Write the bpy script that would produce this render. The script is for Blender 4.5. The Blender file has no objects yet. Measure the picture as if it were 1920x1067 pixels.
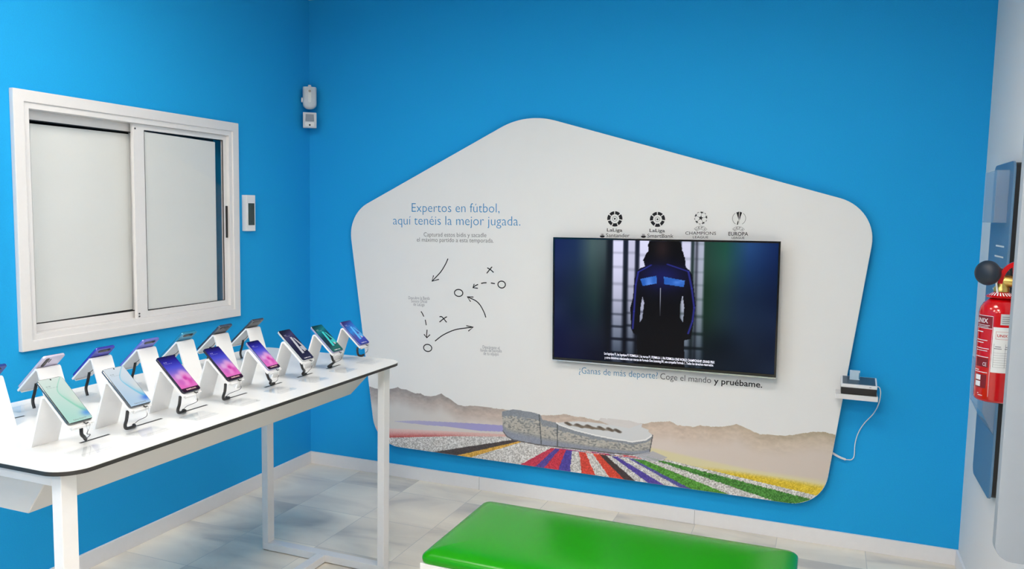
import bpy, bmesh, math, random
import numpy as np
from mathutils import Matrix, Vector, Euler

# ---------------------------------------------------------------- camera, world, exposure, lamps
S = bpy.context.scene
COL = S.collection
ROOM_W, ROOM_D, ROOM_H = 3.425, 6.4, 2.70

cam_data = bpy.data.cameras.new('camera')
cam = bpy.data.objects.new('camera', cam_data)
COL.objects.link(cam)
S.camera = cam
CX, CY, CZ = 2.8143, -3.8983, 1.525
YAW, PITCH, ROLL = -0.37568, -0.09169, 0.01926
_f = Vector((math.sin(YAW)*math.cos(PITCH), math.cos(YAW)*math.cos(PITCH), math.sin(PITCH)))
_r0 = Vector((math.cos(YAW), -math.sin(YAW), 0.0))
_u0 = _r0.cross(_f)
_r = math.cos(ROLL)*_r0 + math.sin(ROLL)*_u0
_u = -math.sin(ROLL)*_r0 + math.cos(ROLL)*_u0
cam.matrix_world = Matrix(((_r.x, _u.x, -_f.x, CX), (_r.y, _u.y, -_f.y, CY), (_r.z, _u.z, -_f.z, CZ), (0, 0, 0, 1)))
cam_data.sensor_width = 36.0
cam_data.lens = 1491.23*36.0/1920.0
cam_data.clip_start = 0.02

S.view_settings.view_transform = 'Standard'
S.view_settings.look = 'None'
S.view_settings.exposure = 0.0
S.view_settings.gamma = 1.0
S.view_settings.use_curve_mapping = False

world = bpy.data.worlds.new('world')
S.world = world
world.use_nodes = True
world.node_tree.nodes['Background'].inputs[0].default_value = (0.5, 0.56, 0.62, 1)
world.node_tree.nodes['Background'].inputs[1].default_value = 0.05

# ceiling lamps: (x, y, strength); their housings are built with the ceiling
LAMPS = [(0.95, -1.95, 16.5), (2.45, -1.95, 22), (0.95, -3.6, 31), (2.45, -3.6, 38), (0.95, -5.4, 34), (2.45, -5.4, 34)]
LAMP_SIZE = 0.56
LAMP_COLOR = (1.0, 0.91, 0.81)

# ---------------------------------------------------------------- materials
def lin(c):
    c = c/255.0
    return c/12.92 if c <= 0.04045 else ((c+0.055)/1.055)**2.4
def rgb(r, g, b, k=1.0):
    return (min(lin(r)*k, 1), min(lin(g)*k, 1), min(lin(b)*k, 1), 1)
def new_mat(name):
    m = bpy.data.materials.new(name); m.use_nodes = True
    return m, m.node_tree, m.node_tree.nodes['Principled BSDF']
def mat(name, col, rough=0.5, metal=0.0, spec=0.5, vary=0.0, scale=40.0, bump=0.0, bscale=200.0, coat=0.0):
    m, nt, b = new_mat(name)
    b.inputs['Base Color'].default_value = col
    b.inputs['Roughness'].default_value = rough
    b.inputs['Metallic'].default_value = metal
    b.inputs['Specular IOR Level'].default_value = spec
    b.inputs['Coat Weight'].default_value = coat
    tc = nt.nodes.new('ShaderNodeTexCoord')
    if vary > 0:
        n = nt.nodes.new('ShaderNodeTexNoise'); n.inputs['Scale'].default_value = scale
        n.inputs['Detail'].default_value = 4
        nt.links.new(tc.outputs['Object'], n.inputs['Vector'])
        r = nt.nodes.new('ShaderNodeValToRGB')
        r.color_ramp.elements[0].position = 0.3; r.color_ramp.elements[1].position = 0.7
        r.color_ramp.elements[0].color = tuple(c*(1-vary) for c in col[:3]) + (1,)
        r.color_ramp.elements[1].color = tuple(min(c*(1+vary), 1) for c in col[:3]) + (1,)
        nt.links.new(n.outputs['Fac'], r.inputs['Fac'])
        nt.links.new(r.outputs['Color'], b.inputs['Base Color'])
    if bump > 0:
        n = nt.nodes.new('ShaderNodeTexNoise'); n.inputs['Scale'].default_value = bscale
        n.inputs['Detail'].default_value = 3
        nt.links.new(tc.outputs['Object'], n.inputs['Vector'])
        bp = nt.nodes.new('ShaderNodeBump'); bp.inputs['Strength'].default_value = bump
        bp.inputs['Distance'].default_value = 0.002
        nt.links.new(n.outputs['Fac'], bp.inputs['Height'])
        nt.links.new(bp.outputs['Normal'], b.inputs['Normal'])
    return m
def clear_mat(name, tint=(0.96, 0.98, 1.0), gloss=0.5, haze=0.0):
    """clear sheet: mostly transparent, with a fresnel gloss and a little haze"""
    m, nt, b = new_mat(name)
    nt.nodes.remove(b)
    out = nt.nodes['Material Output']
    tr = nt.nodes.new('ShaderNodeBsdfTransparent'); tr.inputs[0].default_value = tint + (1,)
    gl = nt.nodes.new('ShaderNodeBsdfGlossy'); gl.inputs['Roughness'].default_value = 0.04
    lw = nt.nodes.new('ShaderNodeLayerWeight'); lw.inputs['Blend'].default_value = 0.25
    mu = nt.nodes.new('ShaderNodeMath'); mu.operation = 'MULTIPLY'; mu.inputs[1].default_value = gloss
    nt.links.new(lw.outputs['Fresnel'], mu.inputs[0])
    mx = nt.nodes.new('ShaderNodeMixShader')
    nt.links.new(mu.outputs[0], mx.inputs[0])
    nt.links.new(gl.outputs[0], mx.inputs[2])
    if haze > 0:
        df = nt.nodes.new('ShaderNodeBsdfDiffuse'); df.inputs[0].default_value = (0.8, 0.88, 0.95, 1)
        m2 = nt.nodes.new('ShaderNodeMixShader'); m2.inputs[0].default_value = haze
        nt.links.new(tr.outputs[0], m2.inputs[1]); nt.links.new(df.outputs[0], m2.inputs[2])
        nt.links.new(m2.outputs[0], mx.inputs[1])
    else:
        nt.links.new(tr.outputs[0], mx.inputs[1])
    nt.links.new(mx.outputs[0], out.inputs['Surface'])
    return m
def print_mat(name, rough=0.5):
    m, nt, b = new_mat(name)
    a = nt.nodes.new('ShaderNodeVertexColor'); a.layer_name = 'ink'
    nt.links.new(a.outputs['Color'], b.inputs['Base Color'])
    b.inputs['Roughness'].default_value = rough
    return m
def screen_mat(name, strength=1.0):
    m, nt, b = new_mat(name)
    a = nt.nodes.new('ShaderNodeVertexColor'); a.layer_name = 'ink'
    b.inputs['Base Color'].default_value = (0.006, 0.006, 0.007, 1)
    b.inputs['Roughness'].default_value = 0.12
    b.inputs['Specular IOR Level'].default_value = 0.04
    nt.links.new(a.outputs['Color'], b.inputs['Emission Color'])
    b.inputs['Emission Strength'].default_value = strength
    return m
def glow_mat(name, col, strength):
    m, nt, b = new_mat(name)
    b.inputs['Base Color'].default_value = (0.8, 0.8, 0.8, 1)
    b.inputs['Emission Color'].default_value = tuple(col) + (1,)
    b.inputs['Emission Strength'].default_value = strength
    return m

def floor_mat():
    m, nt, b = new_mat('marble_tiles')
    N = nt.nodes; L = nt.links
    tc = N.new('ShaderNodeTexCoord')
    mp = N.new('ShaderNodeMapping'); mp.inputs['Location'].default_value = (-0.355, 0.215, 0)
    L.new(tc.outputs['Object'], mp.inputs['Vector'])
    br = N.new('ShaderNodeTexBrick')
    br.offset = 0.0; br.squash = 1.0
    br.inputs['Scale'].default_value = 1.0
    br.inputs['Mortar Size'].default_value = 0.0016
    br.inputs['Mortar Smooth'].default_value = 0.1
    br.inputs['Brick Width'].default_value = 0.385
    br.inputs['Row Height'].default_value = 0.385
    br.inputs['Color1'].default_value = (0, 0, 0, 1); br.inputs['Color2'].default_value = (1, 1, 1, 1)
    br.inputs['Mortar'].default_value = (0.5, 0.5, 0.5, 1)
    L.new(mp.outputs['Vector'], br.inputs['Vector'])
    # each tile gets its own piece of veined stone
    cmb = N.new('ShaderNodeVectorMath'); cmb.operation = 'MULTIPLY'; cmb.inputs[1].default_value = (1.3, 3.2, 1)
    L.new(tc.outputs['Object'], cmb.inputs[0])
    sh = N.new('ShaderNodeVectorMath'); sh.operation = 'MULTIPLY'; sh.inputs[1].default_value = (3.7, 1.9, 5.0)
    L.new(br.outputs['Color'], sh.inputs[0])
    ad = N.new('ShaderNodeVectorMath'); ad.operation = 'ADD'
    L.new(cmb.outputs[0], ad.inputs[0]); L.new(sh.outputs[0], ad.inputs[1])
    n1 = N.new('ShaderNodeTexNoise'); n1.inputs['Scale'].default_value = 1.3; n1.inputs['Detail'].default_value = 5
    n1.inputs['Roughness'].default_value = 0.5; n1.inputs['Distortion'].default_value = 0.8
    L.new(ad.outputs[0], n1.inputs['Vector'])
    r = N.new('ShaderNodeValToRGB')
    e = r.color_ramp.elements
    e[0].position = 0.31; e[0].color = rgb(198, 193, 186)
    e[1].position = 0.72; e[1].color = rgb(248, 241, 226)
    x = e.new(0.44); x.color = rgb(226, 219, 207)
    x = e.new(0.54); x.color = rgb(236, 229, 216)
    L.new(n1.outputs['Fac'], r.inputs['Fac'])
    mx = N.new('ShaderNodeMix'); mx.data_type = 'RGBA'
    mx.inputs[7].default_value = rgb(200, 198, 192)
    L.new(br.outputs['Fac'], mx.inputs[0]); L.new(r.outputs['Color'], mx.inputs[6])
    L.new(mx.outputs[2], b.inputs['Base Color'])
    b.inputs['Roughness'].default_value = 0.28
    b.inputs['Specular IOR Level'].default_value = 0.25
    return m

M = {}
M['blue_wall'] = mat('blue_wall_paint', (0.012, 0.365, 0.78, 1), 0.75, spec=0.2, vary=0.035, scale=220, bump=0.25, bscale=260)
M['white_wall'] = mat('white_wall_paint', (0.82, 0.82, 0.82, 1), 0.8, spec=0.2, bump=0.15, bscale=260)
M['shop_dim'] = mat('dim_shop_paint', (0.16, 0.16, 0.17, 1), 0.8, vary=0.05)
M['ceiling'] = mat('ceiling_paint', (0.55, 0.55, 0.54, 1), 0.9, spec=0.1, bump=0.1)
M['skirting'] = mat('white_skirting', (0.80, 0.80, 0.82, 1), 0.35, vary=0.01)
M['floor'] = floor_mat()
M['frame_white'] = mat('white_powder_coat', (0.75, 0.75, 0.76, 1), 0.35, vary=0.008)
M['laminate'] = mat('white_laminate', (0.71, 0.72, 0.72, 1), 0.22, spec=0.4, vary=0.006)
M['black_core'] = mat('black_laminate_core', rgb(38, 37, 36), 0.5, vary=0.1)
M['tray_white'] = mat('white_sheet_metal', (0.54, 0.54, 0.535, 1), 0.45, vary=0.008)
M['stand'] = mat('white_acrylic_stand', (0.77, 0.78, 0.79, 1), 0.3, spec=0.4, vary=0.006)
M['board'] = mat('white_board', (0.80, 0.80, 0.795, 1), 0.5, spec=0.25, vary=0.006, scale=6)
M['slot'] = mat('black_slot', rgb(22, 22, 22), 0.7, vary=0.1)
M['rubber'] = mat('black_coiled_plastic', rgb(24, 24, 26), 0.45, vary=0.1)
M['wire'] = mat('thin_wire', rgb(70, 72, 74), 0.4, vary=0.05)
M['clip'] = mat('steel_clip', (0.7, 0.7, 0.72, 1), 0.25, metal=1.0, vary=0.03)
M['black_plastic'] = mat('black_plastic', rgb(20, 20, 22), 0.35, vary=0.08)
M['gloss_black'] = mat('gloss_black', rgb(8, 8, 10), 0.12, vary=0.05)
M['silver'] = mat('brushed_silver', (0.72, 0.73, 0.75, 1), 0.22, metal=1.0, vary=0.03)
M['white_plastic'] = mat('white_plastic', (0.80, 0.81, 0.83, 1), 0.35, vary=0.008)
M['green'] = mat('green_leatherette', (0.011, 0.275, 0.002, 1), 0.22, spec=0.26, vary=0.03, scale=260, bump=0.08, bscale=420)
M['glass'] = clear_mat('window_glass', (0.985, 0.99, 0.99), gloss=0.12)
M['acrylic'] = clear_mat('clear_acrylic', (0.985, 0.99, 0.995), gloss=0.2)
M['pocket'] = clear_mat('clear_brochure_pocket', (0.95, 0.975, 1.0), gloss=0.4, haze=0.13)
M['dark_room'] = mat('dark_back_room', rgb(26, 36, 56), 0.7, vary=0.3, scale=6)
M['teal_box'] = mat('grey_teal_cabinet_panel', rgb(90, 125, 135), 0.6, vary=0.1)
M['foam'] = mat('white_foam_board', (0.76, 0.78, 0.78, 1), 0.7, vary=0.012, scale=4)
M['print'] = print_mat('printed_ink')
M['screen'] = screen_mat('lit_screen', 1.0)
M['screen_white'] = glow_mat('lit_screen_lettering', (0.78, 0.78, 1.0), 0.9)
M['lcd'] = mat('dark_green_display', rgb(38, 62, 62), 0.15, vary=0.25, scale=30)
M['detector_white'] = mat('detector_white', (0.60, 0.63, 0.67, 1), 0.4, vary=0.01)
M['pir'] = mat('grey_sensor_lens', rgb(120, 132, 146), 0.3, vary=0.08, scale=300)
M['plaque'] = mat('blue_grey_metal_plaque', rgb(96, 132, 164), 0.45, metal=0.25, vary=0.06, scale=300)
M['red'] = mat('red_gloss_paint', rgb(196, 8, 16), 0.16, spec=0.5, vary=0.02, coat=0.3)
M['brass'] = mat('brass', (0.62, 0.47, 0.14, 1), 0.35, metal=0.9, vary=0.08)
M['navy_horn'] = mat('dark_navy_plastic', rgb(30, 40, 54), 0.5, vary=0.08)
M['label'] = mat('white_label', rgb(224, 226, 226), 0.5, vary=0.01)
M['silver_label'] = mat('silver_label', rgb(196, 200, 202), 0.4, vary=0.02)
M['maroon'] = mat('maroon_label', rgb(120, 16, 26), 0.4, vary=0.05)
M['side_board'] = mat('shaded_white_side_board', (0.35, 0.39, 0.44, 1), 0.6, vary=0.01)  # shade on the white board is mixed into this grey-blue base colour
def ink(name, r, g, b): 
    M[name] = mat('ink_'+name, rgb(r, g, b, 1.16), 0.6, spec=0.2, vary=0.02)
ink('blue', 40, 128, 180); ink('grey', 98, 100, 104); ink('pale', 138, 140, 148); ink('teal', 62, 128, 168)
ink('dark', 62, 64, 68); ink('black', 26, 26, 30); ink('grey2', 78, 78, 86); ink('white_ink', 214, 214, 220); ink('pink_ink', 236, 190, 194); ink('red_ink', 176, 20, 30)

# ---------------------------------------------------------------- mesh helpers
def link(o, parent=None):
    COL.objects.link(o)
    if parent is not None: o.parent = parent
    return o
def obj(name, me, m, parent=None, loc=None, rot=None):
    """one mesh object from a bmesh or a mesh; children use their parent's space"""
    if isinstance(me, bmesh.types.BMesh):
        d = bpy.data.meshes.new(name); me.normal_update(); me.to_mesh(d); me.free(); me = d
    o = bpy.data.objects.new(name, me)
    for x in (m if isinstance(m, (list, tuple)) else [m]):
        me.materials.append(x)
    if loc is not None: o.location = loc
    if rot is not None: o.rotation_euler = rot
    return link(o, parent)
def thing(name, label, cat, loc=(0, 0, 0), rot=(0, 0, 0), group=None, kind=None):
    o = bpy.data.objects.new(name, None); o.location = loc; o.rotation_euler = rot
    o.empty_display_size = 0.05
    tag(o, label, cat, group, kind)
    return link(o)
def tag(o, label=None, cat=None, group=None, kind=None):
    if label: o['label'] = label
    if cat: o['category'] = cat
    if group: o['group'] = group
    if kind: o['kind'] = kind
    return o
def smooth(o, ang=40):
    me = o.data
    me.polygons.foreach_set('use_smooth', [True]*len(me.polygons))
    try: me.set_sharp_from_angle(angle=math.radians(ang))
    except Exception: pass
    return o
def add_box(bm, a, b):
    x0, y0, z0 = (min(a[i], b[i]) for i in range(3)); x1, y1, z1 = (max(a[i], b[i]) for i in range(3))
    v = [bm.verts.new(p) for p in ((x0,y0,z0),(x1,y0,z0),(x1,y1,z0),(x0,y1,z0),(x0,y0,z1),(x1,y0,z1),(x1,y1,z1),(x0,y1,z1))]
    return [bm.faces.new([v[i] for i in f]) for f in ((0,3,2,1),(4,5,6,7),(0,1,5,4),(1,2,6,5),(2,3,7,6),(3,0,4,7))]
def bevel(bm, w, seg=2):
    if w > 0:
        bmesh.ops.bevel(bm, geom=bm.edges[:]+bm.verts[:], offset=w, segments=seg, profile=0.7, affect='EDGES', clamp_overlap=True)
    return bm
def box(a, b, w=0.0, seg=2):
    bm = bmesh.new(); add_box(bm, a, b); return bevel(bm, w, seg)
def boxes(lst):
    bm = bmesh.new()
    for a, b in lst: add_box(bm, a, b)
    return bm
def prism(pts, axis, lo, hi, w=0.0, seg=2):
    """outline (2-D) extruded along an axis: 'x' -> (y,z), 'y' -> (x,z), 'z' -> (x,y)"""
    bm = bmesh.new()
    def P(p, h):
        return {'x': (h, p[0], p[1]), 'y': (p[0], h, p[1]), 'z': (p[0], p[1], h)}[axis]
    A = [bm.verts.new(P(p, lo)) for p in pts]; B = [bm.verts.new(P(p, hi)) for p in pts]
    n = len(pts)
    bm.faces.new(A); bm.faces.new(B)
    for i in range(n): bm.faces.new([A[i], A[(i+1) % n], B[(i+1) % n], B[i]])
    bmesh.ops.recalc_face_normals(bm, faces=bm.faces[:])
    if w > 0:
        rim = [e for e in bm.edges if all(len(f.verts) == n for f in e.link_faces[:1]) or any(len(f.verts) == n for f in e.link_faces)]
        bmesh.ops.bevel(bm, geom=rim, offset=w, segments=seg, profile=0.7, affect='EDGES', clamp_overlap=True)
    return bm
def fillet(pts, rad, seg=10):
    """polygon with each corner rounded; rad = tangent length per corner"""
    out = []; n = len(pts)
    for i in range(n):
        p0 = np.array(pts[i-1], float); p = np.array(pts[i], float); p1 = np.array(pts[(i+1) % n], float)
        t = rad[i] if isinstance(rad, (list, tuple)) else rad
        if t <= 0: out.append(tuple(p)); continue
        a = (p0-p)/np.linalg.norm(p0-p); b = (p1-p)/np.linalg.norm(p1-p)
        half = math.acos(max(-1, min(1, float(a@b))))/2
        r = t*math.tan(half); c = p+(a+b)/np.linalg.norm(a+b)*(r/math.sin(half))
        s = p+a*t-c; e = p+b*t-c
        a0 = math.atan2(s[1], s[0]); a1 = math.atan2(e[1], e[0]); d = (a1-a0+math.pi) % (2*math.pi)-math.pi
        for k in range(seg+1):
            q = a0+d*k/seg; out.append((c[0]+r*math.cos(q), c[1]+r*math.sin(q)))
    return out
def rrect(x0, x1, y0, y1, r, seg=8):
    return fillet([(x0, y0), (x1, y0), (x1, y1), (x0, y1)], r, seg)
def ring(axis, lo, hi, o, i, w=0.0):
    """rectangular ring: outer o=(a0,a1,b0,b1), inner i, extruded along the axis"""
    def P(a, b, h): return {'x': (h, a, b), 'y': (a, h, b), 'z': (a, b, h)}[axis]
    bm = bmesh.new()
    def loop(q, h): return [bm.verts.new(P(a, b, h)) for a, b in ((q[0], q[2]), (q[1], q[2]), (q[1], q[3]), (q[0], q[3]))]
    ol, oh, il, ih = loop(o, lo), loop(o, hi), loop(i, lo), loop(i, hi)
    for k in range(4):
        j = (k+1) % 4
        bm.faces.new([ol[k], ol[j], oh[j], oh[k]]); bm.faces.new([il[k], ih[k], ih[j], il[j]])
        bm.faces.new([oh[k], oh[j], ih[j], ih[k]]); bm.faces.new([ol[k], il[k], il[j], ol[j]])
    bmesh.ops.recalc_face_normals(bm, faces=bm.faces[:])
    return bevel(bm, w) if w > 0 else bm
def catmull(pts, n=8):
    P = [np.array(p, float) for p in pts]; P = [2*P[0]-P[1]]+P+[2*P[-1]-P[-2]]
    out = []
    for i in range(1, len(P)-2):
        for k in range(n):
            t = k/n
            out.append(0.5*((2*P[i])+(-P[i-1]+P[i+1])*t+(2*P[i-1]-5*P[i]+4*P[i+1]-P[i+2])*t*t+(-P[i-1]+3*P[i]-3*P[i+1]+P[i+2])*t**3))
    out.append(P[-2]); return out
def tube(pts, r, n=8, bm=None, wob=None):
    """swept tube; r is a number or a function of the step; ends capped"""
    own = bm is None
    if own: bm = bmesh.new()
    P = [Vector(p) for p in pts]; prev = None; rings = []
    for i, p in enumerate(P):
        t = (P[min(i+1, len(P)-1)]-P[max(i-1, 0)]).normalized()
        if prev is None:
            a = Vector((0, 0, 1)) if abs(t.z) < 0.9 else Vector((1, 0, 0)); u = t.cross(a).normalized()
        else:
            u = (prev-t*prev.dot(t)).normalized()
        prev = u; v = t.cross(u)
        rr = r(i) if callable(r) else r
        rings.append([bm.verts.new(p+(u*math.cos(2*math.pi*k/n)+v*math.sin(2*math.pi*k/n))*rr) for k in range(n)])
    for a, b in zip(rings[:-1], rings[1:]):
        for k in range(n): bm.faces.new([a[k], a[(k+1) % n], b[(k+1) % n], b[k]])
    bm.faces.new(rings[0][::-1]); bm.faces.new(rings[-1])
    return bm
def lathe(prof, n=40, bm=None):
    """profile [(radius, z)] turned about z"""
    if bm is None: bm = bmesh.new()
    R = []
    for r, z in prof:
        if r < 1e-6: R.append([bm.verts.new((0, 0, z))])
        else: R.append([bm.verts.new((r*math.cos(2*math.pi*k/n), r*math.sin(2*math.pi*k/n), z)) for k in range(n)])
    for a, b in zip(R[:-1], R[1:]):
        for k in range(n):
            j = (k+1) % n
            q = [a[k % len(a)], a[j % len(a)], b[j % len(b)], b[k % len(b)]]
            q = [x for i, x in enumerate(q) if x not in q[:i]]
            if len(q) > 2: bm.faces.new(q)
    bmesh.ops.recalc_face_normals(bm, faces=bm.faces[:])
    return bm
def sheet(path, th, y0, y1, w=0.0008):
    """bent sheet: (x,z) path given thickness th on its right-hand side, extruded in y"""
    P = [np.array(p, float) for p in path]; off = []
    for i, p in enumerate(P):
        t = P[min(i+1, len(P)-1)]-P[max(i-1, 0)]; t /= np.linalg.norm(t)
        off.append(p+np.array([t[1], -t[0]])*th)
    return prism([tuple(p) for p in P]+[tuple(p) for p in off[::-1]], 'y', y0, y1)
def painted_grid(name, pos, colors, m, parent=None, keep=None):
    """grid mesh; pos (ny,nx,3), colors (ny,nx,3) linear; keep = face mask"""
    ny, nx = colors.shape[:2]
    idx = np.arange(ny*nx).reshape(ny, nx)
    F = np.stack([idx[:-1, :-1], idx[:-1, 1:], idx[1:, 1:], idx[1:, :-1]], -1).reshape(-1, 4)
    if keep is not None:
        F = F[keep.reshape(-1)]
    used = np.unique(F); remap = np.full(ny*nx, -1); remap[used] = np.arange(len(used)); F = remap[F]
    V = pos.reshape(-1, 3)[used]; C = colors.reshape(-1, 3)[used]
    me = bpy.data.meshes.new(name)
    me.vertices.add(len(V)); me.vertices.foreach_set('co', V.astype(np.float32).ravel())
    me.loops.add(F.size); me.loops.foreach_set('vertex_index', F.astype(np.int32).ravel())
    me.polygons.add(len(F)); me.polygons.foreach_set('loop_start', np.arange(0, F.size, 4, dtype=np.int32))
    me.update(calc_edges=True)
    at = me.color_attributes.new('ink', 'FLOAT_COLOR', 'POINT')
    at.data.foreach_set('color', np.concatenate([C, np.ones((len(C), 1))], 1).astype(np.float32).ravel())
    return obj(name, me, m, parent)
def linv(c):
    c = np.asarray(c, float)/255.0
    return np.where(c <= 0.04045, c/12.92, ((c+0.055)/1.055)**2.4)
def inside(poly, X, Z):
    r = np.zeros(X.shape, bool); n = len(poly)
    for i in range(n):
        x0, z0 = poly[i]; x1, z1 = poly[i-1]
        c = ((z0 > Z) != (z1 > Z)) & (X < (x1-x0)*(Z-z0)/((z1-z0) if z1 != z0 else 1e-9)+x0)
        r ^= c
    return r
def seg_dist(p, q, X, Z):
    dx, dz = q[0]-p[0], q[1]-p[1]; L = dx*dx+dz*dz
    t = np.clip(((X-p[0])*dx+(Z-p[1])*dz)/L, 0, 1)
    return np.hypot(X-p[0]-t*dx, Z-p[1]-t*dz)
def sstep(a, b, x):
    t = np.clip((x-a)/(b-a), 0, 1); return t*t*(3-2*t)
def lerp(a, b, t): return a*(1-t)+b*t
def noise2(shape, cells, rng):
    """smooth value noise on a grid"""
    ny, nx = shape; gy, gx = cells
    g = rng.random((gy+2, gx+2)); y = np.linspace(0, gy, ny); x = np.linspace(0, gx, nx)
    yi = y.astype(int); xi = x.astype(int); fy = sstep(0, 1, y-yi)[:, None]; fx = sstep(0, 1, x-xi)[None, :]
    a = g[yi][:, xi]; b = g[yi][:, xi+1]; c = g[yi+1][:, xi]; d = g[yi+1][:, xi+1]
    return (a*(1-fx)+b*fx)*(1-fy)+(c*(1-fx)+d*fx)*fy

# flat lettering in the x-z plane, facing -y, as bmesh-free mesh data
def text_data(txt, off=0.0, spacing=1.0):
    cu = bpy.data.curves.new('lettering', 'FONT'); cu.body = txt; cu.size = 1.0; cu.resolution_u = 3
    cu.offset = off; cu.space_character = spacing; cu.fill_mode = 'FRONT'
    o = bpy.data.objects.new('lettering', cu)
    me = o.to_mesh()
    V = np.array([v.co[:2] for v in me.vertices]); F = [tuple(p.vertices) for p in me.polygons]
    o.to_mesh_clear(); bpy.data.objects.remove(o); bpy.data.curves.remove(cu)
    return V, F
_v, _ = text_data('E'); CAP = float(_v[:, 1].max())
def add_text(bm, txt, x0, z0, x1, z1, cap, off, place):
    """lettering stretched from baseline start to end; place(a, b) -> 3-D point"""
    V, F = text_data(txt, off*0.011)
    V = V.copy(); V[:, 0] -= V[:, 0].min(); w = V[:, 0].max()
    dx, dz = x1-x0, z1-z0; L = math.hypot(dx, dz); c, s = dx/L, dz/L
    a = V[:, 0]*L/w; b = V[:, 1]*cap/CAP
    vs = [bm.verts.new(place(x0+p*c-q*s, z0+p*s+q*c)) for p, q in zip(a, b)]
    for f in F:
        try: bm.faces.new([vs[i] for i in f])
        except ValueError: pass
def ribbon(bm, pts, w, place):
    P = [np.array(p, float) for p in pts]; L = []; R = []
    for i, p in enumerate(P):
        t = P[min(i+1, len(P)-1)]-P[max(i-1, 0)]; t /= np.linalg.norm(t); n = np.array([-t[1], t[0]])*w/2
        L.append(bm.verts.new(place(*(p+n)))); R.append(bm.verts.new(place(*(p-n))))
    for i in range(len(P)-1): bm.faces.new([L[i], R[i], R[i+1], L[i+1]])
def poly(bm, pts, place):
    f = bm.faces.new([bm.verts.new(place(*p)) for p in pts])
    return f
def face_towards(bm, d):
    bm.normal_update(); d = Vector(d)
    for f in bm.faces:
        if f.normal.dot(d) < 0: f.normal_flip()
    return bm
STROKES = [[[0.9214, 1.2648], [0.9059, 1.2325], [0.8813, 1.1947], [0.8552, 1.1665], [0.8273, 1.1396]], [[0.8357, 1.1703], [0.8253, 1.1374], [0.8683, 1.1503]], [[1.1521, 1.2257], [1.1722, 1.2156], [1.1896, 1.2023]], [[1.1799, 1.232], [1.1631, 1.2124], [1.1499, 1.1959]], [[1.198, 1.1437], [1.1744, 1.1462]], [[1.1499, 1.1461], [1.1336, 1.1447], [1.1182, 1.1408]], [[1.1009, 1.1347], [1.0858, 1.1274], [1.0713, 1.1169]], [[1.0788, 1.1362], [1.0704, 1.1154], [1.1, 1.1139]], [[1.1491, 0.9604], [1.1388, 0.986], [1.1161, 1.0229], [1.0881, 1.0466], [1.0405, 1.0642]], [[1.075, 1.0653], [1.0377, 1.0652], [1.0591, 1.0397]], [[0.7606, 0.9682], [0.7693, 0.9567], [0.7783, 0.9402]], [[0.7874, 0.9239], [0.7936, 0.8937]], [[0.7991, 0.8695], [0.7965, 0.8412], [0.798, 0.8245]], [[0.7803, 0.8427], [0.798, 0.8239], [0.8175, 0.8434]], [[0.874, 0.946], [0.8902, 0.9456], [0.9179, 0.9183]], [[0.9191, 0.9496], [0.9, 0.9375], [0.8743, 0.9167]], [[0.8483, 0.8101], [0.8985, 0.8481], [0.9669, 0.8806], [1.0346, 0.896], [1.0754, 0.9035]], [[1.0354, 0.9082], [1.0769, 0.9037], [1.0475, 0.8798]]]
RINGS = [[0.9875, 1.0828, 0.0253, 0.0184], [1.2364, 1.1409, 0.0215, 0.018], [0.8038, 0.7686, 0.0256, 0.0195]]
TEXTS = [["Expertos en fútbol,", 0.6982, 1.5118, 1.2167, 1.5175, 0.0478, "blue", -1], ["aquí tenéis la mejor jugada.", 0.5821, 1.4401, 1.3348, 1.4521, 0.0485, "blue", -1], ["Capturad estos bidis y sacadle", 0.7732, 1.3799, 1.1444, 1.3868, 0.0226, "grey", -0.5], ["el máximo partido a esta temporada.", 0.7315, 1.3507, 1.1861, 1.3595, 0.0227, "grey", -0.5], ["Descubre la Banda", 0.6823, 1.0312, 0.8137, 1.0359, 0.0165, "pale", 0], ["Sonora Oficial", 0.6991, 1.0144, 0.7969, 1.0173, 0.0163, "pale", 0], ["de LaLiga", 0.7126, 0.9974, 0.782, 0.9988, 0.0163, "pale", 0], ["Descárgate el", 1.1334, 0.7926, 1.2312, 0.7949, 0.0167, "pale", 0], ["fondo de pantalla", 1.1204, 0.7748, 1.244, 0.78, 0.0167, "pale", 0], ["de tu equipo", 1.1384, 0.7584, 1.2266, 0.7613, 0.0173, "pale", 0], ["¿Ganas de más deporte?", 1.6713, 0.7082, 2.0751, 0.7184, 0.0325, "teal", -0.7], ["Coge el mando", 2.0875, 0.718, 2.3313, 0.7217, 0.0297, "dark", -0.7], ["y pruébame.", 2.3451, 0.721, 2.5666, 0.7235, 0.0282, "black", 1], ["LaLiga", 1.796, 1.4348, 1.8735, 1.4353, 0.0158, "black", 0.8], ["Santander", 1.792, 1.4066, 1.911, 1.4089, 0.0185, "grey2", -0.3], ["LaLiga", 2.0087, 1.438, 2.0833, 1.4387, 0.0155, "black", 0.8], ["SmartBank", 1.9992, 1.4107, 2.1254, 1.4129, 0.0182, "grey2", -0.3], ["CHAMPIONS", 2.182, 1.4302, 2.3254, 1.4328, 0.0145, "grey2", 0], ["LEAGUE", 2.2179, 1.4137, 2.2903, 1.4151, 0.0109, "grey2", -0.2], ["EUROPA", 2.3823, 1.4312, 2.4715, 1.433, 0.0169, "black", 0.7], ["LEAGUE", 2.3982, 1.4169, 2.4556, 1.4181, 0.0092, "black", 0.3]]
LOGOS = {"liga": [[1.834, 1.4983, 0.0373], [2.0455, 1.5002, 0.0359]], "flame": [[1.773, 1.4124, 0.0125], [1.9796, 1.4174, 0.0121]], "ball": [2.2516, 1.5109, 0.032], "cup": [2.4272, 1.5125, 0.0299], "arc": [[2.2527, 1.4598, 0.0261], [2.4267, 1.4633, 0.0233]]}
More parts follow.
